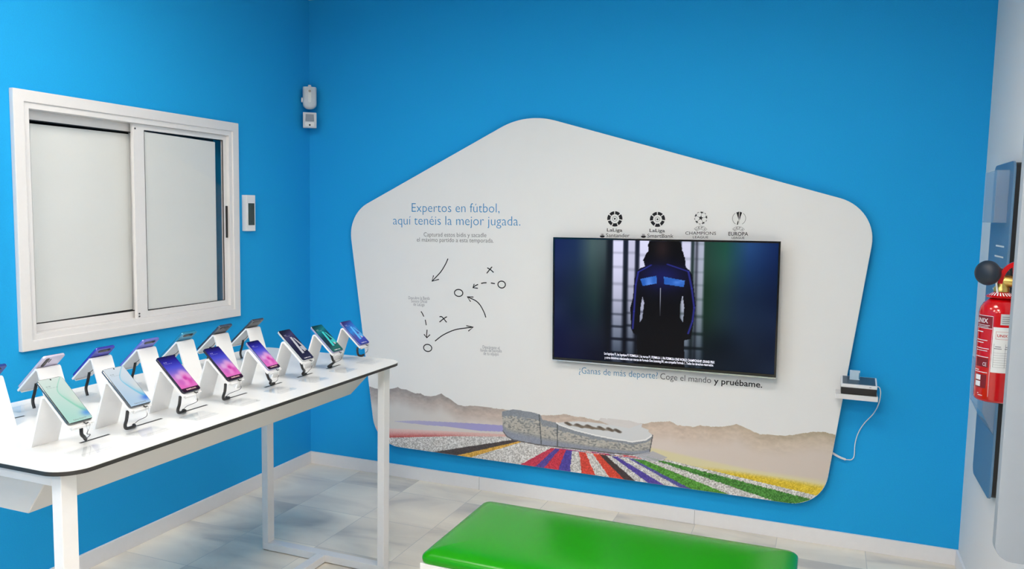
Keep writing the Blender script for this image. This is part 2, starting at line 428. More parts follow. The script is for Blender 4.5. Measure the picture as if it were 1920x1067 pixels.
RIDGE = [[0.4243, 0.5173], [0.4909, 0.5086], [0.5739, 0.5185], [0.5979, 0.5255], [0.6183, 0.5336], [0.6388, 0.5235], [0.6761, 0.5212], [0.6998, 0.5146], [0.7201, 0.5076], [0.7602, 0.5117], [0.7869, 0.5025], [0.82, 0.4999], [0.8529, 0.5064], [0.8757, 0.5177], [0.8906, 0.5246], [0.9116, 0.5125], [0.9377, 0.5033], [0.9638, 0.4883], [0.9897, 0.4733], [1.0218, 0.468], [1.0758, 0.4753], [1.1387, 0.4778], [1.201, 0.4759], [1.2626, 0.4769], [1.3841, 0.4704], [1.4706, 0.4687], [1.5468, 0.476], [1.5958, 0.4886], [1.6477, 0.4833], [1.7047, 0.4842], [1.7698, 0.475], [1.8862, 0.4776], [2.0214, 0.488], [2.053, 0.4999], [2.1004, 0.5067], [2.1421, 0.514], [2.1818, 0.4989], [2.2565, 0.4998], [2.288, 0.5115], [2.3399, 0.5098], [2.4021, 0.5198], [2.4583, 0.5369], [2.4906, 0.5288], [2.5417, 0.5081], [2.5671, 0.5009], [2.6269, 0.5057], [2.6766, 0.5067], [2.7253, 0.5203], [2.7962, 0.5401], [2.8441, 0.5459], [2.9034, 0.5397]]
PURPLE = [[0.5819, 0.3309], [0.7382, 0.3534], [1.0678, 0.377], [1.269, 0.3879], [1.2743, 0.3548], [1.1222, 0.341], [0.9073, 0.3404], [0.7953, 0.3346]]
PINKTOP = [[0.4249, 0.2907], [0.5753, 0.2879], [0.8903, 0.3129], [1.3112, 0.3437]]
PINKBOT = [[0.4252, 0.2127], [0.5756, 0.2358], [0.9623, 0.2917], [1.3114, 0.3321]]
BOUNDS = [[[1.3871, 0.3358], [0.8251, 0.1827]], [[1.3874, 0.3243], [0.9963, 0.19]], [[1.3875, 0.3185], [1.0708, 0.1874]], [[1.5307, 0.2996], [1.3691, 0.1917]], [[1.557, 0.303], [1.4504, 0.1914]], [[1.5832, 0.3036], [1.4979, 0.1922]], [[1.6151, 0.3049], [1.5759, 0.1945]], [[1.6469, 0.3034], [1.6383, 0.1947]], [[1.683, 0.3053], [1.6987, 0.1947]], [[1.7155, 0.3067], [1.7697, 0.1964]], [[1.7483, 0.3082], [1.8427, 0.1928]], [[1.7776, 0.3093], [1.9174, 0.1924]], [[1.8129, 0.3084], [1.9749, 0.1925]], [[1.8391, 0.3091], [2.0398, 0.1909]], [[1.864, 0.3096], [2.1198, 0.1918]], [[1.908, 0.3127], [2.1935, 0.1918]], [[1.9383, 0.3085], [2.2586, 0.188]], [[1.9925, 0.3103], [2.4261, 0.192]], [[2.0677, 0.3095], [2.6321, 0.1895]], [[2.1552, 0.3051], [2.796, 0.2226]], [[2.1442, 0.3171], [2.8065, 0.2446]]]
YELTOP = [[2.0386, 0.379], [2.3263, 0.3498], [2.5335, 0.3335], [2.878, 0.3299]]
STAD_BASE = [[1.2589, 0.3576], [1.2809, 0.3312], [1.3194, 0.3157], [1.4581, 0.3074], [1.5935, 0.3106], [1.7661, 0.315], [1.8639, 0.3151], [1.9613, 0.3211], [2.0467, 0.3393], [2.0599, 0.4332]]
STAD_TOP = [[1.2507, 0.4611], [1.3159, 0.4828], [1.4288, 0.4782], [1.4676, 0.4712], [1.48, 0.4442], [1.5594, 0.4365], [1.5742, 0.4278], [1.6612, 0.4092], [1.7637, 0.3966], [1.8615, 0.3894], [1.9591, 0.3866], [2.0256, 0.4045], [2.0599, 0.4332]]
STAD_BACK = [[1.5594, 0.4365], [1.6113, 0.4482], [1.677, 0.4587], [1.7758, 0.4619], [1.8593, 0.458], [1.9416, 0.4541], [2.0055, 0.4835], [2.0033, 0.4669], [2.0385, 0.4576], [2.0389, 0.4468], [2.0599, 0.4332]]
SEATS = [[1.6202, 0.4394], [1.6819, 0.4355], [1.7372, 0.4365], [1.7962, 0.4366], [1.8435, 0.4354], [1.8822, 0.4332]]
ROOF = [[1.781, 0.4763], [1.7917, 0.4914], [1.8223, 0.4922], [1.8253, 0.4842], [1.8278, 0.4928], [1.9403, 0.4948], [2.0055, 0.4835], [1.9418, 0.4487], [1.8595, 0.4525]]
SHADOW = [[1.9597, 0.3196], [2.0451, 0.3445], [2.0635, 0.3524], [2.1385, 0.3298], [2.0814, 0.3005], [2.0331, 0.3048]]
TV_PERSON = [[0.4491, 0.0018], [0.4395, 0.0868], [0.4249, 0.1414], [0.4272, 0.1801], [0.4329, 0.2031], [0.4097, 0.2213], [0.3938, 0.247], [0.3836, 0.3069], [0.3782, 0.4643], [0.3664, 0.5441], [0.3722, 0.7178], [0.3818, 0.7516], [0.3985, 0.7656], [0.4029, 0.9685], [0.4065, 1.0398], [0.621, 1.0388], [0.6173, 0.9694], [0.6144, 0.7839], [0.6427, 0.7697], [0.6535, 0.6411], [0.6615, 0.503], [0.6516, 0.367], [0.6431, 0.2614], [0.6297, 0.2242], [0.6139, 0.2023], [0.6084, 0.1268], [0.5972, 0.0666], [0.5875, -0.0012]]
TV_GAPS = [[[0.4217, 0.4483], [0.4305, 0.4993], [0.4223, 0.6335], [0.4109, 0.663], [0.4147, 0.5399]], [[0.6027, 0.4207], [0.6112, 0.5226], [0.6069, 0.6382], [0.5933, 0.6042], [0.5919, 0.512]]]
TV_BARS = [[[0.4109, 0.3085], [0.484, 0.2779], [0.4866, 0.3395], [0.4224, 0.3639]], [[0.5177, 0.2837], [0.6113, 0.3088], [0.6069, 0.3593], [0.5185, 0.3421]]]
TV_PIPE = [[[0.4588, 0.1941], [0.4011, 0.2528], [0.3905, 0.3535], [0.3842, 0.5741], [0.3795, 0.717]], [[0.532, 0.1832], [0.6256, 0.2351], [0.6422, 0.3676], [0.6549, 0.5188], [0.649, 0.6263], [0.6308, 0.728]]]
TV_ZIP = [[0.5031, 0.3771], [0.5044, 0.5973]]
TV_STRIPS = [0.2815, 0.3299, 0.3529, 0.385, 0.405, 0.4528, 0.5937, 0.635, 0.6496, 0.692]
TV_CAP = [[0.2511, 0.9282], [0.7451, 0.9326], [0.2534, 0.9603], [0.7412, 0.9546]]

# ================================================================ the room
W, D, H = ROOM_W, ROOM_D, ROOM_H
T = 0.12
tag(obj('floor', box((-T, -D-T, -0.06), (W+T, T, 0)), M['floor']), 'grey veined marble tile floor of the shop', 'floor', kind='structure')
tag(obj('ceiling', box((-T, -D-T, H), (W+T, T, H+0.08)), M['ceiling']), 'plain white ceiling above the shop', 'ceiling', kind='structure')
tag(obj('wall_back', box((-T, 0, 0), (W+T, T, H)), M['blue_wall']), 'bright blue back wall behind the white display board', 'wall', kind='structure')
tag(obj('wall_right', box((W, -D, 0), (W+T, 0, H)), M['white_wall']), 'white right wall carrying the blue-grey plaque', 'wall', kind='structure')
tag(obj('wall_front', box((-T, -D-T, 0), (W+T, -D, H)), M['shop_dim']), 'dim wall at the far end of the shop', 'wall', kind='structure')
# left wall with the window opening and a dark back room behind it
WY0, WY1, WZ0, WZ1 = -1.800, -0.648, 0.985, 1.917
bm = boxes([((-T, -D, 0), (0, 0, WZ0)), ((-T, -D, WZ1), (0, 0, H)), ((-T, -D, WZ0), (0, WY0, WZ1)), ((-T, WY1, WZ0), (0, 0, WZ1))])
tag(obj('wall_left', bm, M['blue_wall']), 'bright blue left wall with the sliding window', 'wall', kind='structure')
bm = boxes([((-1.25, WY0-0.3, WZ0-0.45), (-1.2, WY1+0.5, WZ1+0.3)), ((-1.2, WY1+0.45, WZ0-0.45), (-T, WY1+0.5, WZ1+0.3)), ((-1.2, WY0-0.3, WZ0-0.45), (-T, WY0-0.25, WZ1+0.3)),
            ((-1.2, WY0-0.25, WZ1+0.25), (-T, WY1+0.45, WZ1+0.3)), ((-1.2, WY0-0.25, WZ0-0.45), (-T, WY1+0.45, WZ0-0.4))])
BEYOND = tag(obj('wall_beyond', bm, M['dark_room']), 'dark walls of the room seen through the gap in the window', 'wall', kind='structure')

BB = 0.0716
def skirt(name, a, b, label):
    o = obj(name, box(a, b, 0.0015, 1), M['skirting'])
    return tag(o, label, 'skirting', kind='structure')
skirt('baseboard_back', (0, -0.011, 0), (W, 0, BB), 'white skirting tiles along the blue back wall')
skirt('baseboard_left', (0, -D, 0), (0.011, -0.011, BB), 'white skirting tiles along the blue left wall')
skirt('baseboard_right', (W-0.011, -D, 0), (W, -0.011, BB), 'white skirting tiles along the white right wall')
for i, x in enumerate((1.11, 2.275)):
    tag(obj('trim_%d' % (i+1), box((x-0.0006, -0.0114, 0), (x+0.0006, -0.0105, BB)), M['wire']), 'thin joint between the skirting tiles on the back wall, %s' % ('behind the white table' if i == 0 else 'above the green bench'), 'joint', kind='structure')

# ceiling lamps
M['lamp_glow'] = []
for i, (x, y, st) in enumerate(LAMPS):
    h = LAMP_SIZE/2
    t = thing('ceiling_light', 'square white ceiling lamp, %s pair, on the %s side' % (('first', 'second', 'third')[i//2], ('window', 'plaque')[i % 2]), 'lamp', (x, y, H), group='ceiling lamps')
    obj('frame', ring('z', -0.03, 0, (-h-0.02, h+0.02, -h-0.02, h+0.02), (-h, h, -h, h)), M['frame_white'], t)
    gm = glow_mat('lamp_diffuser', LAMP_COLOR, st)
    obj('diffuser', box((-h, -h, -0.018), (h, h, -0.004)), gm, t)

# ================================================================ window
wn = thing('window_1', 'white two-leaf sliding window in the blue left wall', 'window', (0, (WY0+WY1)/2, WZ0), kind='structure')
wn_off = Vector(wn.location)
def wpart(name, bm, m, parent=wn):
    bmesh.ops.translate(bm, vec=-wn_off, verts=bm.verts[:]) if isinstance(bm, bmesh.types.BMesh) else None
    return obj(name, bm, m, parent)
fr = wpart('frame', ring('x', 0.0, 0.021, (-1.824, -0.622, 0.961, 1.941), (-1.780, -0.665, 1.0, 1.897), 0.004), M['frame_white'])
wpart('inner_frame', ring('x', -0.02, 0.014, (-1.782, -0.663, 0.998, 1.899), (-1.757, -0.686, 1.022, 1.874), 0.002), M['frame_white'], wn)
wpart('rear_track', ring('x', -0.07, -0.0205, (-1.782, -1.190, 0.998, 1.899), (-1.757, -1.205, 1.022, 1.874)), M['frame_white'], wn)
# left leaf runs in the rear track, right leaf in the front track
ls = wpart('sash', ring('x', -0.062, -0.036, (-1.757, -1.2055, 1.022, 1.874), (-1.722, -1.232, 1.052, 1.838), 0.002), M['frame_white'])
wpart('pane', box((-0.052, -1.722, 1.052), (-0.048, -1.232, 1.838)), M['glass'], wn)
rs = wpart('sash', ring('x', -0.018, -0.002, (-1.262, -0.680, 1.022, 1.874), (-1.203, -0.710, 1.05, 1.850), 0.002), M['frame_white'])
wpart('pane', box((-0.009, -1.203, 1.05), (-0.006, -0.710, 1.850)), M['glass'], wn)
# white boards stuck behind the panes, the left one a little askew
bm = prism([(-1.712, 1.052), (-1.238, 1.057), (-1.233, 1.42), (-1.234, 1.830), (-1.726, 1.826), (-1.722, 1.35)], 'x', -0.060, -0.056)
wpart('white_board', bm, M['foam'])
bm = prism([(-1.199, 1.054), (-0.757, 1.052), (-0.757, 1.836), (-1.199, 1.844)], 'x', -0.014, -0.010)
wpart('white_board', bm, M['foam'])
wpart('gasket', ring('x', -0.0385, -0.0362, (-1.726, -1.228, 1.048, 1.842), (-1.7185, -1.2355, 1.0555, 1.8345)), M['black_plastic'])
wpart('gasket', ring('x', -0.0055, -0.003, (-1.205, -0.708, 1.048, 1.852), (-1.200, -0.7135, 1.053, 1.847)), M['black_plastic'])
wpart('pull_handle', box((-0.003, -0.699, 1.365), (0.002, -0.687, 1.525), 0.002), M['black_plastic'])
for z in (1.852, 1.042, 1.030):
    wpart('screw', prism([(-1.252+0.004*math.cos(k*math.pi/5), z+0.004*math.sin(k*math.pi/5)) for k in range(10)], 'x', -0.003, 0.0), M['wire'])
# grey-teal cabinet and upper panel placed in the room behind, seen in the gap
obj('panel', boxes([((-0.62, -0.75, 0.60), (-0.30, -0.18, 1.12)), ((-0.60, -0.70, 1.885), (-0.20, -0.20, 1.98))]), M['teal_box'], BEYOND)

# ================================================================ devices on the left wall and in the corner
t = thing('wall_controller', 'slim white wall controller with a dark green display, beside the window', 'controller', (0, -0.548, 1.49))
obj('housing', box((0, -0.033, -0.093), (0.032, 0.033, 0.093), 0.003), M['white_plastic'], t)
obj('display', box((0.0315, -0.022, -0.062), (0.0332, 0.025, 0.051), 0.0005, 1), M['lcd'], t)

t = thing('motion_detector', 'white rounded motion detector with a domed bottom, upper one in the blue corner', 'detector', (0.058, -0.078, 2.145), (0, 0, math.radians(-54)))
# local -x faces the room corner, +x the shop (after the turn)
def capsule_bm(w, d, z0, z1):
    out = fillet([(-d/2, -w/2), (d/2*0.55, -w/2), (d/2, 0), (d/2*0.55, w/2), (-d/2, w/2)], [0.004, 0.012, 0.02, 0.012, 0.004], 6)
    bm = bmesh.new(); loops = []
    lv = [(1.0, z1-0.004), (0.96, z1), ]
    n = len(out)
    prof = [(0.94, z1), (1.0, z1-0.006)]+[(1.0, z0+0.03)]+[(math.cos(a)*1.0, z0+0.03-0.03*math.sin(a)) for a in (0.35, 0.7, 1.05, 1.3, 1.5)]
    for s, z in prof: loops.append([bm.verts.new((x*s, y*s, z)) for x, y in out])
    bm.faces.new(loops[0])
    for a, b in zip(loops[:-1], loops[1:]):
        for k in range(n): bm.faces.new([a[k], b[k], b[(k+1) % n], a[(k+1) % n]])
    bm.faces.new(loops[-1][::-1])
    bmesh.ops.recalc_face_normals(bm, faces=bm.faces[:])
    return bm
smooth(obj('housing', capsule_bm(0.076, 0.056, -0.068, 0.055), M['detector_white'], t), 50)
obj('window_strip', prism(rrect(-0.009, 0.009, -0.034, 0.030, 0.008), 'x', 0.0255, 0.0285, 0.0006, 1), M['label'], t)
obj('lens', prism([(0.007*math.cos(k*math.pi/8), 0.030+0.007*math.sin(k*math.pi/8)) for k in range(16)], 'x', 0.028, 0.031), M['gloss_black'], t)
obj('bracket', boxes([((-0.06, -0.012, 0.03), (-0.02, 0.012, 0.062)), ((-0.035, -0.008, 0.05), (0.0, 0.008, 0.068))]), M['detector_white'], t)
obj('side_clip', box((-0.012, -0.046, -0.03), (0.004, -0.036, -0.004), 0.002), M['detector_white'], t)
t = thing('motion_detector', 'small boxy white motion detector with a grey lens, lower one in the blue corner', 'detector', (0.058, -0.078, 2.015), (0, 0, math.radians(-54)))
smooth(obj('housing', prism([(-0.022, -0.0425), (0.018, -0.0425), (0.027, 0.0425), (-0.022, 0.0425)], 'y', -0.037, 0.037, 0.004), M['detector_white'], t), 50)
obj('lens', prism([(-0.024, -0.006), (0.024, -0.006), (0.022, 0.032), (-0.022, 0.032)], 'x', 0.020, 0.0275, 0.001, 1), M['pir'], t)
obj('indicator', prism([(0.005*math.cos(k*math.pi/8), -0.027+0.005*math.sin(k*math.pi/8)) for k in range(16)], 'x', 0.017, 0.0225), M['gloss_black'], t)
obj('brow', prism(fillet([(-0.024, -0.034), (0.024, -0.034), (0.026, -0.012), (-0.026, -0.012)], 0.006), 'x', 0.0165, 0.0215), M['label'], t)
obj('bracket', boxes([((-0.06, -0.012, -0.02), (-0.02, 0.012, 0.03))]), M['detector_white'], t)

# ================================================================ display board on the back wall
PB = thing('display_board', 'large white five-sided board with rounded corners, printed football slogans and tulip field', 'display board', (1.65, 0, 0.183))
PO = Vector(PB.location)
def bpart(name, bm, m, parent=PB):
    bmesh.ops.translate(bm, vec=-PO, verts=bm.verts[:])
    return obj(name, bm, m, parent)
def isect(p, q, r, s):
    A = np.array([[q[0]-p[0], -(s[0]-r[0])], [q[1]-p[1], -(s[1]-r[1])]]); t = np.linalg.solve(A, np.array([r[0]-p[0], r[1]-p[1]]))
    return (p[0]+t[0]*(q[0]-p[0]), p[1]+t[0]*(q[1]-p[1]))
eL = ((0.325, 1.256), (0.429, 0.530)); eTL = ((0.411, 1.551), (1.215, 1.956)); eTR = ((1.513, 1.984), (2.833, 1.619)); eR = ((2.988, 1.311), (2.914, 0.677)); eB = ((0.7, 0.187), (2.6, 0.187))
BV = [isect(*eB, *eL), isect(*eB, *eR), isect(*eR, *eTR), isect(*eTR, *eTL), isect(*eTL, *eL)]
OUT = fillet(BV, [0.15, 0.15, 0.165, 0.16, 0.14], 14)
smooth(bpart('panel', prism(OUT, 'y', -0.045, -0.034, 0.001, 1), M['board']), 30)
bpart('batten', boxes([((0.75, -0.034, 0.5), (2.55, -0.0005, 0.58)), ((0.75, -0.034, 1.3), (2.55, -0.0005, 1.38))]), M['frame_white'])
def at(y):
    return lambda a, b: (a, y, b)
txt_parts = {}
LOGO_OF = [0, 0, 1, 1, 2, 2, 3, 3]
for k, (s, x0, z0, x1, z1, cap, col, off) in enumerate(TEXTS):
    part = ('headline', k) if k < 2 else ('subtitle', k) if k < 4 else ('soundtrack_caption', 0) if k < 7 else ('wallpaper_caption', 0) if k < 10 else ('invitation_lettering', k) if k < 13 else ('league_emblem', LOGO_OF[k-13])
    bm = txt_parts.setdefault((part, col if k < 13 else 'black'), bmesh.new())
    add_text(bm, s, x0, z0, x1, z1, cap, off, at(-0.0458))
# league emblems
LG = [txt_parts[(('league_emblem', k), 'black')] for k in range(4)]
P2 = at(-0.0458)
def sector(bm, cx, cz, r0, r1, a0, a1, sk=0.0, n=6, y=-0.0458):
    pts = [(cx+r1*math.cos(a0+(a1-a0)*k/n), cz+r1*math.sin(a0+(a1-a0)*k/n)) for k in range(n+1)]
    pts += [(cx+r0*math.cos(a1+sk+(a0-a1)*k/n), cz+r0*math.sin(a1+sk+(a0-a1)*k/n)) for k in range(n+1)]
    poly(bm, pts, at(y))
def disc(bm, cx, cz, r, y=-0.0458, n=20):
    poly(bm, [(cx+r*math.cos(2*math.pi*k/n), cz+r*math.sin(2*math.pi*k/n)) for k in range(n)], at(y))
for q_, (cx, cz, r) in enumerate(LOGOS['liga']):
    lg = LG[q_]
    for k in range(7):
        a = math.pi/2+0.06+k*2*math.pi/7
        sector(lg, cx, cz, r*0.60, r*(1.0+0.03*(k % 2)), a+0.06, a+2*math.pi/7-0.09, 0.03)
    disc(lg, cx, cz, r*0.12)
    for k in range(12): sector(lg, cx, cz, r*0.29, r*0.33, k*math.pi/6, (k+1)*math.pi/6, n=2)
for q_, (cx, cz, r) in enumerate(LOGOS['flame']):
    lg = LG[q_]
    poly(lg, [(cx+r*math.cos(a), cz-r*0.15+0.55*r*math.sin(a)) for a in np.linspace(math.pi*0.88, math.pi*2.12, 14)], P2)
    for dx in (-0.30, 0.12, 0.5):
        poly(lg, [(cx+r*(dx-0.12), cz-r*0.1), (cx+r*(dx+0.10), cz-r*0.1), (cx+r*(dx-0.14), cz+r*1.05), (cx+r*(dx-0.24), cz+r*0.6)], P2)
cx, cz, r = LOGOS['ball']; lg = LG[2]
def star(bm, x, z, r, a0, sx=1.0, dirv=0.0):
    pts = []
    for k in range(10):
        q = r if k % 2 == 0 else r*0.40; a = a0+k*math.pi/5
        u, v = q*math.cos(a), q*math.sin(a)
        # squash along the radial direction, as on a ball
        c, s = math.cos(dirv), math.sin(dirv); p = (u*c+v*s)*sx; t_ = -u*s+v*c
        pts.append((x+p*c-t_*s, z+p*s+t_*c))
    poly(bm, pts, P2)
star(lg, cx, cz, r*0.42, math.radians(82))
for k in range(5):
    a = math.radians(82+k*72)
    star(lg, cx+0.82*r*math.cos(a), cz+0.82*r*math.sin(a), r*0.36, a+math.pi, 0.55, a)
    star(lg, cx+0.90*r*math.cos(a+math.pi/5), cz+0.90*r*math.sin(a+math.pi/5), r*0.22, a+math.pi/5, 0.35, a+math.pi/5)
    ribbon(lg, [(cx+0.42*r*math.cos(a), cz+0.42*r*math.sin(a)), (cx+0.66*r*math.cos(a), cz+0.66*r*math.sin(a))], 0.0012, P2)
cx, cz, r = LOGOS['cup']; lg = LG[3]
for s in (-1, 1):
    ribbon(lg, [(cx+s*r*math.cos(a), cz+r*math.sin(a)) for a in np.linspace(-1.05, 0.95, 16)], 0.0016, P2)
poly(lg, [(cx-0.45*r, cz+0.92*r), (cx-0.02*r, cz+1.06*r), (cx-0.05*r, cz+0.1*r), (cx+0.14*r, cz-0.95*r), (cx-0.02*r, cz-0.30*r), (cx-0.20*r, cz+0.2*r)], P2)
poly(lg, [(cx+0.07*r, cz+1.06*r), (cx+0.42*r, cz+0.92*r), (cx+0.22*r, cz+0.3*r), (cx+0.12*r, cz-0.3*r), (cx+0.02*r, cz+0.1*r)], P2)
poly(lg, [(cx-0.16*r, cz-0.3*r), (cx-0.05*r, cz-0.5*r), (cx-0.12*r, cz-0.98*r), (cx-0.30*r, cz-0.98*r)], P2)
for q_, (cx, cz, r) in enumerate(LOGOS['arc']):
    lg = LG[2+q_]
    # arched banner with the four letters
    oc = cz-0.95*r
    A0, A1 = math.radians(38), math.radians(142)
    R0, R1 = r*0.85, r*1.45
    for R_ in (R0, R1): ribbon(lg, [(cx+R_*math.cos(a), oc+R_*math.sin(a)) for a in np.linspace(A0, A1, 18)], 0.0011, P2)
    for A_ in (A0, A1): ribbon(lg, [(cx+R0*math.cos(A_), oc+R0*math.sin(A_)), (cx+R1*math.cos(A_), oc+R1*math.sin(A_))], 0.0011, P2)
    for k, ch in enumerate('UEFA'):
        a = A1-(A1-A0)*(k+0.5)/4; t0 = (math.sin(a), -math.cos(a)); rr = R0+r*0.12; w = r*0.17
        b = (cx+rr*math.cos(a), oc+rr*math.sin(a))
        add_text(lg, ch, b[0]-t0[0]*w, b[1]-t0[1]*w, b[0]+t0[0]*w, b[1]+t0[1]*w, r*0.36, 0, P2)
for ((part, _k), col), bm in txt_parts.items():
    bpart(part, face_towards(bm, (0, -1, 0)), M[col])
# hand-drawn play diagram: arrows, crosses and rings
for name_, ids in (('arrow', (0, 1)), ('cross', (2, 3)), ('dashed_arrow', (4, 5, 6, 7)), ('arrow', (8, 9)), ('dashed_arrow', (10, 11, 12, 13)), ('cross', (14, 15)), ('arrow', (16, 17))):
    bm = bmesh.new()
    for k in ids:
        s = STROKES[k]; ribbon(bm, catmull(s, 5) if len(s) > 3 or (name_ == 'cross' and len(s) > 2) else s, 0.0056, P2)
    bpart(name_, face_towards(bm, (0, -1, 0)), M['black'])
for cx, cz, rx, rz in RINGS:
    bm = bmesh.new()
    ribbon(bm, [(cx+rx*math.cos(a)*(1-0.03*k), cz+rz*math.sin(a)*(1+0.02*k)) for k, a in [(i/30.0, 0.9+i*6.45/30) for i in range(31)]], 0.0056, P2)
    bpart('circle', face_towards(bm, (0, -1, 0)), M['black'])

# printed landscape along the foot of the board
def mural():
    x0, x1, z0, z1, st = 0.42, 2.93, 0.188, 0.55, 0.0023
    nx = int((x1-x0)/st)+1; nz = int((z1-z0)/st)+1
    X, Z = np.meshgrid(np.linspace(x0, x1, nx), np.linspace(z0, z1, nz))
    rng = np.random.default_rng(7)
    C = np.zeros(X.shape+(3,))
    ridge = np.interp(X[0], [p[0] for p in RIDGE], [p[1] for p in RIDGE])[None, :]+(noise2((1, nx), (1, 160), rng)-0.5)*0.003
    d = ridge-Z
    # desert ridge fading into a pale haze
    tan = np.stack([np.interp(X, (0.4, 1.2, 2.0, 2.9), v) for v in ((160, 186, 196, 190), (152, 170, 178, 176), (150, 160, 164, 158))], -1)
    dark = np.stack([np.interp(X, (0.4, 0.9, 1.3, 2.2, 2.9), v) for v in ((140, 146, 178, 186, 160), (134, 138, 164, 168, 148), (134, 134, 154, 152, 126))], -1)
    haze = np.stack([np.interp(X, (0.4, 1.2, 2.0, 2.9), v) for v in ((196, 204, 206, 196), (194, 196, 194, 184), (192, 190, 186, 174))], -1)
    k = sstep(0, 0.045, d)[..., None]; C = lerp(dark, tan, k); k = sstep(0.03, 0.12, d)[..., None]; C = lerp(C, haze, k)
    C += ((noise2(X.shape, (26, 90), rng)-0.5)*16+(noise2(X.shape, (60, 260), rng)-0.5)*10)[..., None]*(1-sstep(0.02, 0.12, d))[..., None]
    fleck = rng.random(X.shape); f2 = noise2(X.shape, (nz//2, nx//2), rng); fl = np.clip(0.55*fleck+0.75*f2-0.12, 0, 1)
    white = np.stack([v+(fl-0.5)*125 for v in (186, 184, 182)], -1)
    def plain(r, g, b, a=60): return np.stack([v+(fl-0.5)*a*(0.4+v/300) for v in (r, g, b)], -1)
    # left: hazy purple and pink bands
    m = inside(PURPLE, X, Z); edge = sstep(0.45, 1.2, X)
    C = np.where(m[..., None], lerp(C, np.array((146, 142, 196.)), (0.45+0.45*edge)[..., None]), C)
    pt = np.interp(X[0], [p[0] for p in PINKTOP], [p[1] for p in PINKTOP])[None, :]; pb = np.interp(X[0], [p[0] for p in PINKBOT], [p[1] for p in PINKBOT])[None, :]
    u = np.clip((pt-Z)/(pt-pb+1e-6), 0, 1)
    red = lerp(np.array((214, 186, 182.)), np.array((178, 72, 72.)), (u**1.6)[..., None]); red = lerp(red, np.array((206, 170, 164.)), sstep(0.75, 1.25, X)[..., None])
    red = red+((fl-0.5)*34)[..., None]*u[..., None]
    left = X < 1.40
    C = np.where((left & (Z < pt) & (Z >= pb))[..., None], red, C)
    C = np.where((left & (Z < pb))[..., None], white, C)
    # fan of tulip rows: colour by how many row edges lie to the left
    cnt = np.zeros(X.shape, int)
    for (a, b) in BOUNDS:
        wob_ = (noise2(X.shape, (70, 400), rng)-0.5)*0.006
        cross = (b[0]-a[0])*(Z-a[1])-(b[1]-a[1])*(X+wob_-a[0])
        cnt += (cross > 0) & (Z < a[1]+0.0)
    cols = [white, plain(70, 62, 62, 50), plain(196, 152, 66, 90), white, plain(178, 50, 74), plain(74, 62, 140), plain(186, 46, 66), plain(70, 60, 146), white, plain(196, 64, 52), white, plain(200, 66, 48),
            plain(60, 48, 50, 40), white, plain(76, 62, 148), white, plain(78, 76, 146), plain(72, 134, 44, 110), white, plain(56, 122, 40, 110), white]
    yt = np.interp(X[0], [p[0] for p in YELTOP], [p[1] for p in YELTOP])[None, :]
    base = np.interp(X[0], [p[0] for p in STAD_BASE], [p[1] for p in STAD_BASE])[None, :]
    a_, b_ = BOUNDS[-1]; zl0 = a_[1]+(b_[1]-a_[1])*(X-a_[0])/(b_[0]-a_[0])
    for i, c in enumerate(cols):
        sel = (cnt == i+0) if i > 0 else np.zeros(X.shape, bool)
        lim = Z < np.where(X < 1.38, 0.334, np.where(X > 1.99, np.minimum(zl0, base+0.004), base+0.004))
        if i > 0: C = np.where((sel & lim)[..., None], c, C)
    # right: rows to the right of the last edges, with the yellow band fading upward
    a, b = BOUNDS[-1]; zl = a[1]+(b[1]-a[1])*(X-a[0])/(b[0]-a[0])
    r = (X > 1.99) & (Z > zl) & (Z < yt)
    u = np.clip((yt-Z)/(yt-zl+1e-6), 0, 1)
    yel = np.stack([v+(fl-0.5)*am for v, am in ((206, 60), (178, 60), (44, 50))], -1)
    pale = np.array((206, 198, 160.))
    amt = np.clip(u*(0.25+0.9*sstep(2.1, 2.75, X)), 0, 1)
    C = np.where(r[..., None], lerp(lerp(C, pale, sstep(0, 0.35, u)[..., None]), yel, sstep(0.3, 0.75, amt)[..., None]), C)
    a15, a16, a17 = BOUNDS[-4], BOUNDS[-3], BOUNDS[-2]
    def above(L): return Z-(L[0][1]+(L[1][1]-L[0][1])*(X-L[0][0])/(L[1][0]-L[0][0]))
    rr = (X > 1.94) & (Z < np.minimum(zl, 0.345))
    wb = (noise2(X.shape, (60, 500), rng)-0.5)*0.006
    A15, A16, A17, A18 = above(a15)+wb, above(a16)+wb, above(a17)+wb, Z-zl
    gr = plain(58, 118, 42, 120)
    C = np.where((rr & (A17 > 0) & (A18 <= 0))[..., None], white, C)
    C = np.where((rr & (A16 > 0) & (A17 <= 0))[..., None], gr, C)
    C = np.where((rr & (A15 > 0) & (A16 <= 0))[..., None], white, C)
    # stadium
    C = np.where(inside(ROOF, X, Z)[..., None], lerp(C, np.array((206, 206, 208.)), 0.8), C)
    bowl = STAD_BACK+STAD_TOP[::-1][:-5]
    m = inside(bowl, X, Z); C = np.where(m[..., None], np.array((200, 202, 204.)), C)
    for i, (sx, sz) in enumerate(SEATS):
        q = ((X-sx)/(0.019+0.006*(i in (1, 2))))**2+((Z-sz+0.004*np.sin((X-sx)*90))/0.0075)**2
        C = np.where((m & (q < 1.7))[..., None], lerp(np.array((84, 72, 62.)), C, np.clip(q/1.7, 0, 1)[..., None]**2), C)
    q = ((X-1.745)/0.12)**2+((Z-0.4325+0.02*(X-1.745)*0.5)/0.006)**2
    C = np.where((m & (q < 1.5))[..., None], lerp(np.array((112, 98, 84.)), C, np.clip(q/1.5, 0, 1)[..., None]), C)
    body = STAD_TOP+STAD_BASE[::-1]
    m = inside(body, X, Z)
    top = np.interp(X[0], [p[0] for p in STAD_TOP], [p[1] for p in STAD_TOP])[None, :]
    v = np.clip((top-Z)/(top-base+1e-6), 0, 1)
